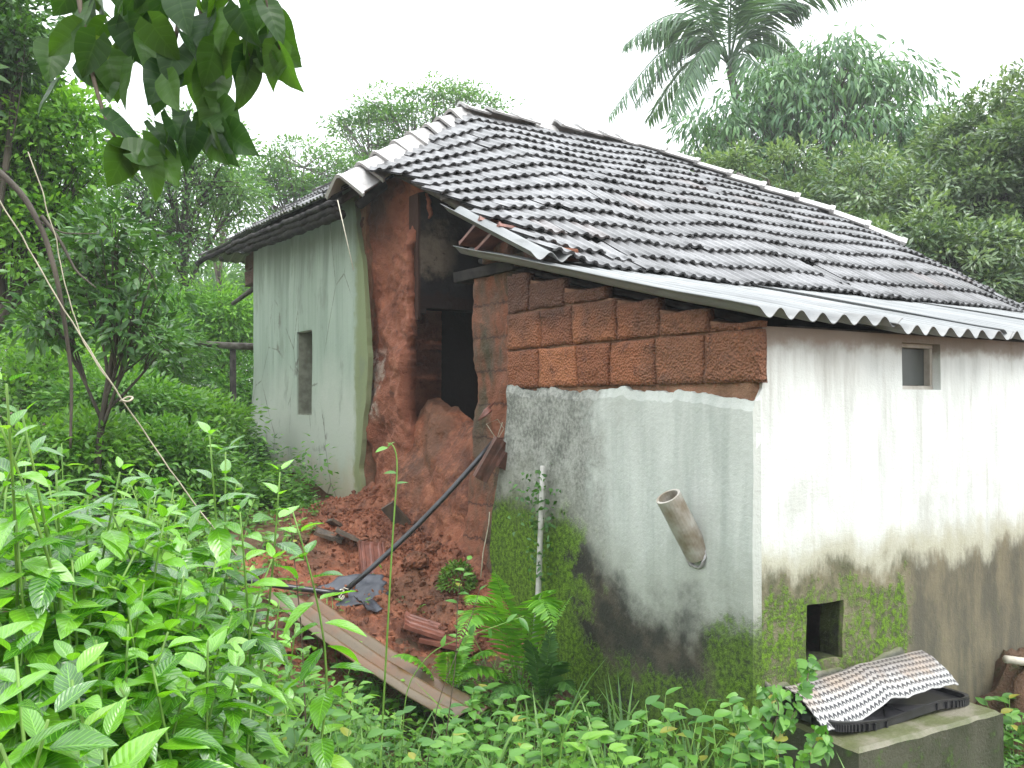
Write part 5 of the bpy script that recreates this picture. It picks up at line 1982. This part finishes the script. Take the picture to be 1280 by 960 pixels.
weed_patch([at(x, y, Y) for x, y, Y in [(590, 880, 4.3), (560, 900, 4.0), (620, 905, 4.0), (600, 860, 4.6), (540, 925, 3.6)]], "bushy weeds crowding the near end of the fallen sheet", Lr=(0.05, 0.085), n=10)
weed_patch([at(x, y, Y) for x, y, Y in [(740, 930, 3.3), (700, 935, 3.25), (770, 940, 3.2), (660, 940, 3.3)]], "low broad weeds at the bottom edge below the mossy wall", Lr=(0.05, 0.08), n=9, mat='leaf_bright')
weed_patch([at(x, y, Y) for x, y, Y in [(460, 880, 3.9), (430, 900, 3.7), (490, 905, 3.7), (410, 870, 4.1), (450, 850, 4.3)]], "dark leaved weeds below the middle of the fallen sheet", Lr=(0.04, 0.07), n=10, mat='leaf_mid')
weed_patch([at(x, y, Y) for x, y, Y in [(385, 650, 6.9), (360, 660, 6.7), (345, 690, 6.2), (330, 670, 6.6)]], "fresh weeds at the foot of the green wall's plinth", Lr=(0.04, 0.07), n=8, mat='leaf_bright')
vroot = empty("climbing_vine", hl(0.0, -0.5, -0.1))
b = np.array(tuple(vroot.location))
st, lf = MB(), MB()
P, D, N = [], [], []
runs = [[(960, 960, 3.6), (985, 905, 3.62), (1005, 870, 3.68), (1012, 835, 3.75), (1008, 828, 3.8)],
        [(940, 955, 3.55), (965, 920, 3.6), (975, 880, 3.65), (960, 862, 3.72)],
        [(1000, 960, 3.45), (1015, 935, 3.5), (1030, 915, 3.52), (1028, 940, 3.5)],
        [(900, 960, 3.5), (930, 930, 3.55), (950, 900, 3.62), (985, 860, 3.75)],
        [(980, 960, 3.4), (960, 935, 3.45), (930, 905, 3.5), (925, 880, 3.6)]]
for run in runs:
    w = smooth_pts([at(*p) for p in run], 22)
    st.tube(w - b, 0.002, 4)
    for i in range(1, 22):
        for _ in range(2 if R.random() < 0.75 else 1):
            P.append(w[i] - b + rng.normal(0, 0.02, 3))
            D.append((R.gauss(0, .7), -0.5 + R.gauss(0, .4), R.gauss(-0.2, .5)))
            N.append((R.gauss(-.2, .3), -0.9, 0.7 + R.gauss(0, .3)))
Ls = rng.uniform(0.028, 0.06, len(P))
leaves(lf, P, D, N, Ls, Ls * 0.8, T_HEART, bend=0.5)
st.build("stem", M['stem_brown'], vroot, smooth=True)
lf.build("foliage", M['leaf_weed'], vroot, smooth=True, uvs=True)
tag(vroot, "climbing vine with small heart shaped leaves at the concrete block's left side", "vine")

# ------------------------------------------------------------------ leafy ground cover (nobody could count it)
def cover(name, n, region, hgt, Lr, mat, tpl, seed, keep=None, per=6, wr=0.5, blade=False, dist_scale=True):
    g = np.random.default_rng(seed)
    (x0, x1, y0, y1) = region
    X, Y = g.uniform(x0, x1, n), g.uniform(y0, y1, n)
    dx, dy = X - HC.x, Y - HC.y
    s, t = dx * ca + dy * sa, -dx * sa + dy * ca
    ok = ~((s > -0.06) & (t > -0.02) & (t < 8.3) & (s < 7.2))
    ok &= ~((t > -0.5) & (t <= 0.05) & (s > 0.05) & (s < 1.2))
    fr = np.abs(X) < Y * 0.64 + 0.5
    ok &= fr & ~((t > 4.6) & (t < 8.6) & (s > -0.22))
    mud = (t > 1.75) & (t < 4.75) & (s > np.where(t > 4.2, -0.5, np.where(t > 3.6, -1.0, -1.75)))
    ok &= ~(mud & (g.random(n) < np.where(s > -1.1, 0.98, 0.82)))
    if keep is not None:
        ok &= keep(X, Y, s, t, g)
    X, Y = X[ok], Y[ok]
    m = len(X)
    Z = gz(X, Y)
    H_ = g.uniform(*hgt, m) * (0.6 + 0.8 * (fbm(X, Y, 0, 0.9, 2, seed) * 0.5 + 0.5))
    P0 = np.stack([X, Y, Z], -1)
    lean = g.normal(0, 0.25, (m, 2))
    mb = MB()
    i = np.repeat(np.arange(m), per)
    f = np.tile(np.linspace(0.35, 1, per), m)
    P = P0[i].copy()
    P[:, 2] += H_[i] * f
    P[:, :2] += lean[i] * (H_[i] * f)[:, None] + g.normal(0, 0.012, (len(i), 2))
    an = g.uniform(0, 6.28, len(i))
    if blade:
        P = P0[i] + np.concatenate([g.normal(0, 0.03, (len(i), 2)), np.zeros((len(i), 1))], 1)
        D = np.stack([np.cos(an) * 0.35, np.sin(an) * 0.35, np.ones(len(i))], -1)
        N = np.stack([np.cos(an), np.sin(an), np.full(len(i), 0.2)], -1)
        L = g.uniform(*Lr, len(i))
        leaves(mb, P, D, -N, L, L * 0.03, tpl, bend=1.6, gen=g)
    else:
        D = np.stack([np.cos(an), np.sin(an), g.normal(0.1, 0.35, len(i))], -1)
        N = np.stack([g.normal(0, .3, len(i)), g.normal(-.2, .3, len(i)), np.ones(len(i))], -1)
        L = g.uniform(*Lr, len(i))
        rn = np.clip(np.repeat(g.random(m), per) * 0.6 + g.random(len(i)) * 0.4, 0, 1)
        leaves(mb, P, D, N, L, L * wr, tpl, bend=0.6, rnd=rn, gen=g)
    o = mb.build(name, M[mat], smooth=True, uvs=(tpl is T_HI))
    return tag(o, kind='stuff')


near = lambda X, Y, s, t, g: (Y > 2.2)
cover("ground_cover", 4600, (-2.6, 3.2, 2.3, 6.2), (0.03, 0.14), (0.02, 0.05), 'leaf_weed', T_MID, 301, near, per=8)
cover("ground_cover", 1500, (-2.6, 2.4, 2.3, 6.5), (0.05, 0.2), (0.035, 0.07), 'leaf_bright', T_MID, 302, near, per=6)
cover("grass", 900, (-2.6, 2.6, 2.6, 6.0), (0.1, 0.2), (0.10, 0.26), 'grass', T_LANCE, 303, near, per=5, blade=True)
cover("ground_cover", 5200, (-2.8, 2.6, 2.3, 6.5), (0.02, 0.16), (0.012, 0.03), 'leaf_tiny', T_LO, 306, near, per=9)
cover("grass", 260, (-1.6, 1.6, 2.7, 5.0), (0.1, 0.2), (0.3, 0.55), 'grass', T_LANCE, 307, lambda X, Y, s, t, g: ((s < -2.0) | (t < 1.0)) & (Y > 2.2), per=5, blade=True)
cover("ground_cover", 2600, (-4.5, -0.8, 5.2, 9.0), (0.04, 0.22), (0.03, 0.06), 'leaf_mid', T_MID, 308, lambda X, Y, s, t, g: (t > 4.1) & (s < -0.3) & (s > -2.8), per=7)
cover("undergrowth", 9000, (-9.5, -0.5, 5.5, 14), (0.1, 0.75), (0.05, 0.10), 'leaf_mid', T_LO, 304, lambda X, Y, s, t, g: (t > 4.9) | (s < -1.6), per=9)
cover("undergrowth", 5000, (-5, 0.2, 4.0, 9), (0.1, 0.45), (0.04, 0.09), 'leaf_bright', T_MID, 305, lambda X, Y, s, t, g: ((t > 4.9) & (s < -0.45)) | (s < -1.5), per=7)

# ------------------------------------------------------------------ overhanging branch with heart shaped leaves
br = empty("overhanging_branch", at(120, -150, 1.9))
b = np.array(tuple(br.location))
tw = MB()
main = [at(-260, -330, 2.3), at(-60, -230, 2.1), at(120, -150, 1.9), at(260, -110, 1.85), at(400, -90, 1.85)]
w = smooth_pts(main, 30)
tw.tube(w - b, np.linspace(0.028, 0.010, 30), 8)
twigs = [[(70, -170, 1.95), (90, -60, 1.9), (105, 40, 1.85), (120, 115, 1.82), (140, 170, 1.8), (158, 186, 1.8)],
         [(170, -140, 1.9), (215, -40, 1.85), (225, 30, 1.85), (210, 80, 1.85), (206, 118, 1.84)],
         [(250, -110, 1.85), (275, -30, 1.85), (300, 30, 1.85), (312, 70, 1.85)],
         [(300, -105, 1.85), (325, -40, 1.82), (338, 20, 1.82), (350, 62, 1.82)],
         [(200, -120, 1.9), (240, -30, 1.95), (262, 60, 1.95), (270, 130, 1.95), (275, 160, 1.95)],
         [(120, -150, 1.9), (150, -60, 1.95), (165, 20, 1.95), (180, 60, 1.95)]]
for t_ in twigs:
    tw.tube(smooth_pts([at(*p) for p in t_], 20) - b, np.linspace(0.007, 0.0025, 20), 6)
LV = [  # base px, tip px, width factor, depth
    (95, -20, 60, 30, 1.9), (110, 10, 75, 70, 1.85), (100, 40, 52, 70, 1.85), (120, 50, 95, 115, 1.8), (118, 60, 140, 140, 1.85), (105, 0, 120, 50, 1.95),
    (150, 15, 130, 70, 1.85), (135, 75, 150, 130, 1.85), (160, 30, 180, 90, 1.85), (165, 85, 150, 140, 1.8), (180, 55, 195, 105, 1.85), (190, 30, 225, 80, 1.8),
    (185, 10, 175, 60, 1.9), (205, -10, 195, 45, 1.85), (225, 0, 235, 45, 1.8), (228, 40, 258, 85, 1.85), (222, 60, 205, 100, 1.85), (206, 90, 180, 140, 1.85),
    (210, 100, 230, 165, 1.8), (205, 95, 190, 160, 1.9), (240, 70, 215, 120, 1.9), (262, 90, 240, 150, 1.9), (265, 85, 282, 130, 1.9), (272, 130, 255, 190, 1.88),
    (275, 140, 300, 175, 1.88), (262, 150, 258, 235, 1.9), (280, 165, 295, 232, 1.85), (285, 168, 335, 203, 1.85), (268, 60, 255, 110, 1.85), (300, 50, 275, 110, 1.85),
    (310, 60, 322, 115, 1.85), (305, 70, 298, 150, 1.85), (290, 20, 268, 70, 1.85), (300, 10, 320, 60, 1.8), (280, -20, 262, 30, 1.85), (325, -20, 300, 20, 1.85),
    (335, 10, 355, 55, 1.8), (330, 0, 315, 40, 1.85), (350, 62, 330, 142, 1.82), (352, 66, 378, 145, 1.8), (348, 65, 378, 82, 1.82), (158, 186, 130, 172, 1.8),
    (158, 188, 130, 245, 1.8), (165, 190, 210, 192, 1.78), (160, 188, 165, 222, 1.8), (185, 200, 205, 262, 1.8), (178, 175, 200, 225, 1.85), (135, 150, 185, 178, 1.78),
    (200, 195, 222, 230, 1.85), (150, 190, 168, 232, 1.82), (195, 160, 225, 200, 1.85), (215, 150, 240, 200, 1.84), (175, -30, 160, 25, 1.85), (140, -40, 150, 20, 1.9),
    (245, -30, 250, 20, 1.9), (215, -40, 218, 15, 1.95), (80, -60, 70, 0, 1.95), (60, -60, 60, 10, 2.0), (262, 0, 272, 45, 1.9), (250, 100, 268, 160, 1.95),
    (235, 150, 215, 185, 1.8), (245, 165, 225, 210, 1.85), (310, 90, 300, 140, 1.85), (130, 30, 105, 60, 1.9), (150, 60, 120, 90, 1.9), (175, 20, 150, 50, 1.9)]
for _ in range(34):
    x_, y_ = R.choice([R.uniform(60, 130), R.uniform(150, 225), R.uniform(250, 290), R.uniform(315, 350)]), R.uniform(-30, 185)
    if y_ > 110 and not (140 < x_ < 300):
        continue
    LV.append((x_, y_, x_ + R.uniform(-30, 30), y_ + R.uniform(25, 50), R.uniform(1.85, 2.0)))
P, D, N, Ls, Ws = [], [], [], [], []
for (x0, y0, x1, y1, Y) in LV:
    p0, p1 = at(x0, y0, Y), at(x1, y1, Y + R.uniform(-0.05, 0.05))
    d = p1 - p0
    P.append(np.array(p0) - b)
    D.append(np.array(d))
    N.append(np.array([R.gauss(0, .9), -0.6 - 0.5 * R.random(), 0.45 + R.gauss(0, .5)]))
    Ls.append(min(d.length * 1.05, 0.088 * Y / 1.85))
    Ws.append(max(Ls[-1] * 0.82, 0.04) * R.uniform(0.75, 1.1))
for Lp, p in zip(P, D):
    pass
lf = MB()
leaves(lf, P, D, N, np.array(Ls), np.array(Ws), T_HEART, bend=0.6)
tw.build("twigs", M['stem_brown'], br, smooth=True)
lf.build("foliage", M['leaf_over'], br, smooth=True, uvs=True)
tag(br, "overhanging branch of large drooping heart shaped leaves at the top left", "branch")
# pale blurred leaf at the left edge
shrub(at(-160, 60, 1.2), [at(-40, 90, 1.15), at(-30, 130, 1.15)], "single pale leaf shoot poking in high on the left edge", Lr=(0.06, 0.09), gap=0.1, leafy=0.3, name="leaf_shoot", mat='leaf_over')
# ------------------------------------------------------------------ trees
def tree(name, label, base, lobes, r0, leaf, mat, bark='bark', n_clump=70, per=120, cr=0.35, tpl=T_LO, droop=0.0, cat="tree", group=None,
         trunk_top=0.75, seed=1, fork=None, shell=0.45, bend=0.6, wr=0.42, flat=1.0, limbs=True, twig=0.008):
    g = np.random.default_rng(seed)
    base = np.array(tuple(base))
    root = empty(name, base)
    lobes = [tuple(l) for l in lobes]
    C_ = np.array([l[:3] for l in lobes])
    A_ = np.array([l[3:] for l in lobes])
    top = C_.mean(0)
    top = base + (top - base) * np.array([1, 1, 1])
    top[2] = base[2] + (C_[:, 2].max() - base[2]) * trunk_top
    k = np.linspace(0, 1, 12)[:, None]
    wob = g.normal(0, 1, 3) * np.array([1, 1, 0]) * 0.06 * np.linalg.norm(top - base)
    trunk = base + (top - base) * k + wob * np.sin(math.pi * k * 1.3)
    tb = MB()
    rr = r0 * (1 - 0.75 * k[:, 0])
    rr[0] *= 1.35
    tb.tube(trunk - base, rr, 9)
    P, D, N, RN = [], [], [], []
    vol = np.prod(A_, 1) ** 0.7
    cnt = np.maximum(3, (n_clump * vol / vol.sum()).astype(int))
    bb = MB()
    nb = 0
    for ci, (c, a, m) in enumerate(zip(C_, A_, cnt)):
        # limb to the lobe
        f = g.uniform(0.45, 0.95)
        st_ = np.array([np.interp(f, k[:, 0], trunk[:, j]) for j in range(3)])
        mid = st_ * 0.5 + c * 0.5 + g.normal(0, 0.08, 3) * np.linalg.norm(c - st_)
        q = np.linspace(0, 1, 8)[:, None]
        limb = (1 - q) ** 2 * st_ + 2 * q * (1 - q) * mid + q ** 2 * c
        rl = r0 * 0.42 * (1 - 0.6 * q[:, 0]) * (1 - 0.3 * f)
        if limbs:
            bb.tube(limb - base, rl, 6)
            nb += 1
        d = norm(g.normal(0, 1, (m, 3)))
        rad_ = g.uniform(shell, 1.0, m) ** 0.6
        pts = c + d * rad_[:, None] * a
        for p, dd in zip(pts, d):
            j = g.integers(2, 8)
            s_ = limb[j]
            w = np.array([s_, s_ * 0.55 + p * 0.45 + g.normal(0, 0.05, 3) * np.linalg.norm(p - s_) + [0, 0, 0.05], p])
            qq = np.linspace(0, 1, 5)[:, None]
            tw_ = (1 - qq) ** 2 * w[0] + 2 * qq * (1 - qq) * w[1] + qq ** 2 * w[2]
            if limbs:
                bb.tube(tw_ - base, np.linspace(max(twig * 1.6, rl[j] * 0.3), twig * 0.5, 5), 4, cap=False)
            n_l = max(4, int(per * g.uniform(0.5, 1.4)))
            e = g.normal(0, 1, (n_l, 3))
            e = e / np.maximum(1, np.linalg.norm(e, axis=1, keepdims=True) / 1.7)
            e = e * cr * np.array([1, 1, 0.6 * flat]) * g.uniform(0.7, 1.25)
            P.append(p + e - base)
            D.append(norm(e) + dd * 0.5 + np.array([0, 0, -droop]) + g.normal(0, 0.45, (n_l, 3)))
            N.append(g.normal(0, 0.45, (n_l, 3)) + np.array([0, 0, 1.0]) + dd * 0.4)
            RN.append(np.clip(g.normal(g.uniform(0.25, 0.75), 0.2, n_l), 0, 0.94))
    P, D, N, RN = map(np.concatenate, (P, D, N, RN))
    lf = MB()
    L = g.uniform(0.7, 1.2, len(P)) * leaf
    leaves(lf, P, D, N, L, L * wr, tpl, rnd=RN, bend=bend, gen=g)
    tb.build("trunk", M[bark], root, smooth=True)
    if nb:
        bb.build("limbs", M[bark], root, smooth=True)
    lf.build("crown", M[mat], root, smooth=False)
    return tag(root, label, cat, group)


def L3(px, py, Y, rx, ry=None, rz=None):
    """a crown lobe centred at a photo pixel, radii in photo pixels (x, y) and metres (depth)"""
    p = at(px, py, Y)
    k = Y / F
    rx_ = rx * k
    rz_ = (ry if ry is not None else rx) * k
    return (p.x, p.y, p.z, rx_, rz if rz is not None else rx_, rz_)


def B(px, Y):
    return gbase(px, Y)


# behind the roof, right side
tree("mango_tree", "big dense tree with drooping leaves rising behind the roof beside the palm", B(1030, 21),
     [L3(1040, 170, 21, 120, 90), L3(905, 165, 20.5, 48, 45), L3(880, 210, 20.5, 35, 35), L3(940, 170, 21, 70, 70), L3(1110, 130, 21.5, 62, 70), L3(1020, 110, 21, 75, 55), L3(1140, 200, 21, 40, 70), L3(900, 220, 20.5, 50, 55), L3(1060, 260, 20, 110, 60), L3(1050, 85, 21, 70, 35), L3(960, 120, 21, 50, 40)],
     0.28, 0.27, 'leaf_mango', n_clump=400, per=36, cr=0.30, droop=1.4, seed=5, tpl=T_LANCE, wr=0.24, shell=0.5, bend=1.0)
tree("leafy_tree", "grey green small leaved tree right behind the roof's right hip", B(1060, 14.5),
     [L3(1010, 300, 14.5, 90, 60), L3(1090, 250, 14.5, 95, 70), L3(960, 225, 15, 70, 50), L3(1140, 330, 14, 100, 80), L3(900, 220, 15, 40, 30), L3(1060, 340, 14, 90, 60)],
     0.16, 0.12, 'leaf_grey', n_clump=330, per=95, cr=0.155, seed=6, twig=0.006)
tree("leafy_tree", "tallest of the grey green trees at the right edge, its top against the sky", B(1265, 14),
     [L3(1240, 190, 14, 80, 60), L3(1290, 130, 14, 60, 45), L3(1200, 260, 13.8, 90, 80), L3(1290, 270, 13.5, 80, 100), L3(1185, 165, 14.5, 35, 30), L3(1300, 190, 13, 60, 80)],
     0.18, 0.12, 'leaf_grey', n_clump=330, per=95, cr=0.15, seed=7, twig=0.006)
tree("leafy_tree", "grey green tree low at the right edge beyond the tile hip", B(1240, 12.6),
     [L3(1190, 340, 12.6, 90, 60), L3(1270, 350, 12.6, 80, 70), L3(1130, 300, 12.8, 60, 50), L3(1290, 420, 12.4, 80, 60)],
     0.14, 0.115, 'leaf_grey', n_clump=260, per=95, cr=0.145, seed=8, twig=0.006)
tree("leafy_tree", "dark evergreen mass far behind the grey green trees on the right", B(1180, 26),
     [L3(1180, 230, 26, 130, 110), L3(1080, 300, 26, 130, 100), L3(1270, 210, 26, 90, 110), L3(960, 280, 26, 110, 60)],
     0.3, 0.22, 'leaf_mango', n_clump=260, per=90, cr=0.55, seed=9)
# feathery trees behind the ridge
tree("feathery_tree", "thin feathery tree whose top fans out behind the roof apex", B(500, 22),
     [L3(520, 165, 22, 65, 42), L3(575, 135, 22, 50, 28), L3(460, 180, 22, 55, 45), L3(480, 130, 22, 35, 22), L3(620, 140, 22, 26, 14), L3(610, 162, 22, 30, 12), L3(425, 150, 22, 24, 14), L3(540, 112, 22, 40, 12), L3(440, 240, 21, 60, 50)],
     0.16, 0.12, 'leaf_far', bark='bark_grey', n_clump=260, per=55, cr=0.2, seed=10, flat=0.5, twig=0.012)
tree("feathery_tree", "pale feathery tree between the left trees and the roof", B(370, 20),
     [L3(380, 210, 20, 60, 35), L3(350, 250, 20, 50, 40), L3(410, 250, 20, 45, 40), L3(330, 215, 20, 30, 18), L3(390, 300, 19, 60, 40)],
     0.14, 0.12, 'leaf_far', bark='bark_grey', n_clump=190, per=55, cr=0.2, seed=11, flat=0.5, twig=0.012)
# left side
tree("slender_tree", "slender dark stemmed tree with light open crown left of the house", B(207, 15),
     [L3(210, 230, 15, 85, 45), L3(270, 220, 15, 50, 40), L3(165, 270, 15, 55, 45), L3(240, 180, 15, 60, 30), L3(300, 250, 15.5, 35, 25), L3(230, 300, 15, 60, 30)],
     0.11, 0.11, 'leaf_far', n_clump=170, per=60, cr=0.26, seed=12, trunk_top=0.85, twig=0.010)
tree("slender_tree", "second slender tree farther back near the eave tip", B(262, 19),
     [L3(262, 250, 19, 40, 30), L3(290, 200, 19, 30, 25), L3(245, 290, 19, 40, 25)],
     0.08, 0.11, 'leaf_far', n_clump=60, per=60, cr=0.28, seed=13, trunk_top=0.9, twig=0.010)
tree("broadleaf_tree", "dark leaved tree reaching in at the top left corner", B(-90, 7.5),
     [L3(15, 60, 7.5, 42, 40), L3(-20, 10, 7.5, 45, 30), L3(25, 15, 7.5, 25, 22), L3(-60, 90, 7.5, 60, 60)],
     0.13, 0.085, 'leaf_dark', n_clump=95, per=70, cr=0.13, seed=14, twig=0.005, tpl=T_MID)
tree("broadleaf_tree", "bright leaved tree below the corner foliage at the left edge", B(-10, 8),
     [L3(70, 170, 8, 62, 55), L3(30, 140, 8, 55, 45), L3(10, 240, 8, 60, 70), L3(95, 230, 8, 40, 45), L3(-30, 190, 8, 50, 70), L3(60, 300, 8, 60, 50)],
     0.12, 0.085, 'leaf_bright', n_clump=210, per=70, cr=0.15, seed=15, twig=0.005, tpl=T_MID)
tree("citrus_tree", "small tree with dark glossy pointed leaves in the left middle ground", B(120, 6.5),
     [L3(140, 300, 6.5, 48, 36), L3(190, 345, 6.4, 30, 34), L3(110, 345, 6.5, 50, 45), L3(165, 405, 6.4, 50, 36), L3(60, 390, 6.5, 50, 45), L3(200, 440, 6.5, 22, 22)],
     0.04, 0.095, 'leaf_dark', n_clump=105, per=22, cr=0.13, seed=16, twig=0.005, tpl=T_MID)
# long dark arching stems in front of it
arch = empty("arching_branch", at(-60, 175, 5.2))
b = np.array(tuple(arch.location))
mb = MB()
mb.tube(smooth_pts([at(-60, 175, 5.2), at(0, 215, 5.2), at(30, 245, 5.2), at(55, 290, 5.2), at(72, 350, 5.2), at(82, 410, 5.25), at(90, 470, 5.3), at(88, 560, 5.3)], 40) - b, np.linspace(0.022, 0.008, 40), 7)
mb.tube(smooth_pts([at(52, 270, 5.2), at(75, 300, 5.2), at(95, 340, 5.2), at(120, 360, 5.2)], 20) - b, np.linspace(0.012, 0.004, 20), 6)
mb.tube(smooth_pts([at(48, 276, 5.2), at(80, 292, 5.2), at(120, 292, 5.2)], 20) - b, np.linspace(0.007, 0.003, 20), 6)
o = mb.build("stems", M['bark'], arch, smooth=True)
tag(arch, "long dark branch arching down in front of the left trees", "branch")

# low bushes filling the view under the trees: each one of its own
bushes = [
    (40, 470, 9.0, 80, 60, 'leaf_bright', "round bright bush at the left edge behind the foreground shrubs"),
    (150, 510, 8.6, 70, 45, 'leaf_mid', "mid green bush behind the sprouting shoots"),
    (245, 535, 9.2, 55, 42, 'leaf_bright', "fresh green bush in front of the pole rail"),
    (185, 450, 11.0, 55, 45, 'leaf_mid', "mid green bush left of the pole rail"),
    (100, 430, 11.5, 80, 60, 'leaf_bright', "bright bush below the glossy small tree"),
    (290, 400, 14.5, 55, 38, 'leaf_bright', "light bush just under the eave tip beyond the rail"),
    (225, 400, 14.0, 60, 40, 'leaf_mid', "bush at the foot of the slender dark stemmed tree"),
    (305, 480, 13.8, 45, 50, 'leaf_mid', "bush tucked behind the green wall's left edge beyond the rail post"),
    (288, 575, 10.2, 26, 36, 'leaf_dark', "dark low bush beside the green wall's lower left edge"),
    (10, 370, 12.5, 70, 70, 'leaf_mid', "tall bush at the left edge under the bright leaved tree"),
    (130, 360, 14.5, 90, 50, 'leaf_bright', "pale broad bush in the distance left of the slender tree"),
    (200, 570, 7.4, 65, 34, 'leaf_mid', "low bush between the shoots and the pole rail"),
    (90, 560, 6.8, 80, 40, 'leaf_bright', "low bright bush right behind the tall foreground shrub"),
]
for i, (px, py, Y, rx, ry, mt, lab) in enumerate(bushes):
    p = at(px, py, Y)
    kk = Y / F
    lob = []
    for j in range(5):
        a_ = j * 1.257 + i
        lob.append((p.x + math.cos(a_) * rx * kk * 0.5, p.y + math.sin(a_) * rx * kk * 0.5, p.z + (R.random() - 0.5) * ry * kk * 0.8, rx * kk * 0.62, rx * kk * 0.55, ry * kk * 0.62))
    lob.append((p.x, p.y, p.z - ry * kk * 0.5, rx * kk * 0.8, rx * kk * 0.7, ry * kk * 0.8))
    tree("bush", lab, Vector((p.x, p.y, gzs(p.x, p.y))), lob, 0.03, 0.075 if Y < 10 else 0.095, mt, n_clump=110, per=60, cr=0.16 * Y / 10 + 0.03, seed=40 + i, twig=0.004, cat="bush",
         tpl=T_MID if Y < 10 else T_LO)
# woods far behind that close the horizon
for i, (px, py, Y, rx, ry, lab) in enumerate([
        (60, 330, 30, 170, 95, "broad far tree mass at the left behind all bushes"),
        (230, 380, 32, 130, 70, "far tree mass behind the slender trees"),
        (340, 350, 34, 110, 60, "far tree mass half hidden by the left roof end"),
        (-60, 250, 26, 130, 120, "far tall tree at the left edge behind the bright leaved one")]):
    p = at(px, py, Y)
    kk = Y / F
    lob = [(p.x + rx * kk * x, p.y + R.uniform(-1, 1), p.z + ry * kk * z, rx * kk * .5, rx * kk * .4, ry * kk * .6) for x, z in ((-.6, -.3), (0, .2), (.6, -.2), (-.2, -.8), (.4, -.9), (-.7, -.9))]
    tree("far_tree", lab, Vector((p.x, p.y, gzs(p.x, p.y))), lob, 0.2, 0.28, 'leaf_far', n_clump=170, per=75, cr=0.6, seed=80 + i, twig=0.01)


# ------------------------------------------------------------------ coconut palm
def palm(center, base, label):
    root = empty("palm_tree", base)
    b = np.array(tuple(base))
    c = np.array(tuple(center))
    mb = MB()
    k = np.linspace(0, 1, 26)[:, None]
    tr_ = b + (c - b) * k + np.array([0.5, 0, 0]) * np.sin(math.pi * k)
    mb.tube(tr_ - b, 0.17 - 0.06 * k[:, 0] + 0.006 * (np.arange(26) % 2), 10)
    mb.build("trunk", M['bark_grey'], root, smooth=True)
    kk = c[1] / F
    spec = [  # tip dx, dy in photo pixels, sag, depth offset
        (-138, -10, 55, -1.0), (-158, 80, 60, -1.2), (-95, 100, 50, -2.5), (-60, -125, 30, 0.3), (-120, 50, 55, -0.3), (-10, -125, 18, -0.6), (45, -105, 30, 0.6), (90, -70, 40, -0.5), (162, -88, 45, -0.8),
        (120, -20, 55, 1.5), (-100, -60, 45, 1.5), (20, 90, 30, -3.0), (80, 60, 40, -1.8), (130, 40, 50, 0.5), (-30, -70, 50, -3.4), (30, -60, 50, -3.2), (-85, 30, 40, 2.5), (60, -130, 35, 1.8)]
    for (dx, dy, sg, dz) in spec:
        tip = c + np.array([dx * kk, dz, -dy * kk])
        n = 30
        q = np.linspace(0, 1, n)[:, None]
        ra = c + (tip - c) * q
        ra[:, 2] += sg * kk * np.sin(math.pi * q[:, 0] ** 0.8)
        fr = MB()
        fr.tube(ra - b, np.linspace(0.035, 0.008, n), 5)
        tan = norm(np.gradient(ra, axis=0))
        side = norm(np.cross(tan, [0, 0, 1.0]))
        up = np.cross(side, tan)
        P, D, N, Ls = [], [], [], []
        for f in np.linspace(0.14, 0.995, 60):
            i = f * (n - 1)
            p = np.array([np.interp(i, np.arange(n), ra[:, j]) for j in range(3)])
            ii = int(i)
            for sg2 in (-1, 1):
                P.append(p - b)
                D.append(side[ii] * sg2 * 0.75 + tan[ii] * 0.75 + np.array([0, 0, -0.45]) + rng.normal(0, 0.07, 3))
                N.append(up[ii] + side[ii] * sg2 * 0.2)
                Ls.append((0.35 + 0.75 * math.sin(math.pi * min(1, f * 0.9 + 0.1))) * R.uniform(0.85, 1.1))
        Ls = np.array(Ls)
        leaves(fr, P, D, N, Ls, 0.06, T_LANCE, bend=1.3)
        fr.build("frond", M['leaf_palm'], root, smooth=True)
    return tag(root, label, "palm")


palm(at(912, 84, 25), B(935, 25), "tall coconut palm whose fronds fan out above the drooping leaved tree")


# ------------------------------------------------------------------ rainy air
mb = MB()
mb.box((0, 20, 8.5), (340, 340, 23))
hz_ = NT("rain haze")
pv = hz_.t.nodes.new("ShaderNodeVolumePrincipled")
pv.inputs['Color'].default_value = (0.93, 0.97, 0.97, 1)
pv.inputs['Density'].default_value = 0.0021
hz_.t.links.new(pv.outputs[0], hz_.out.inputs['Volume'])
o = mb.build("haze", hz_.m)
tag(o, kind='stuff')
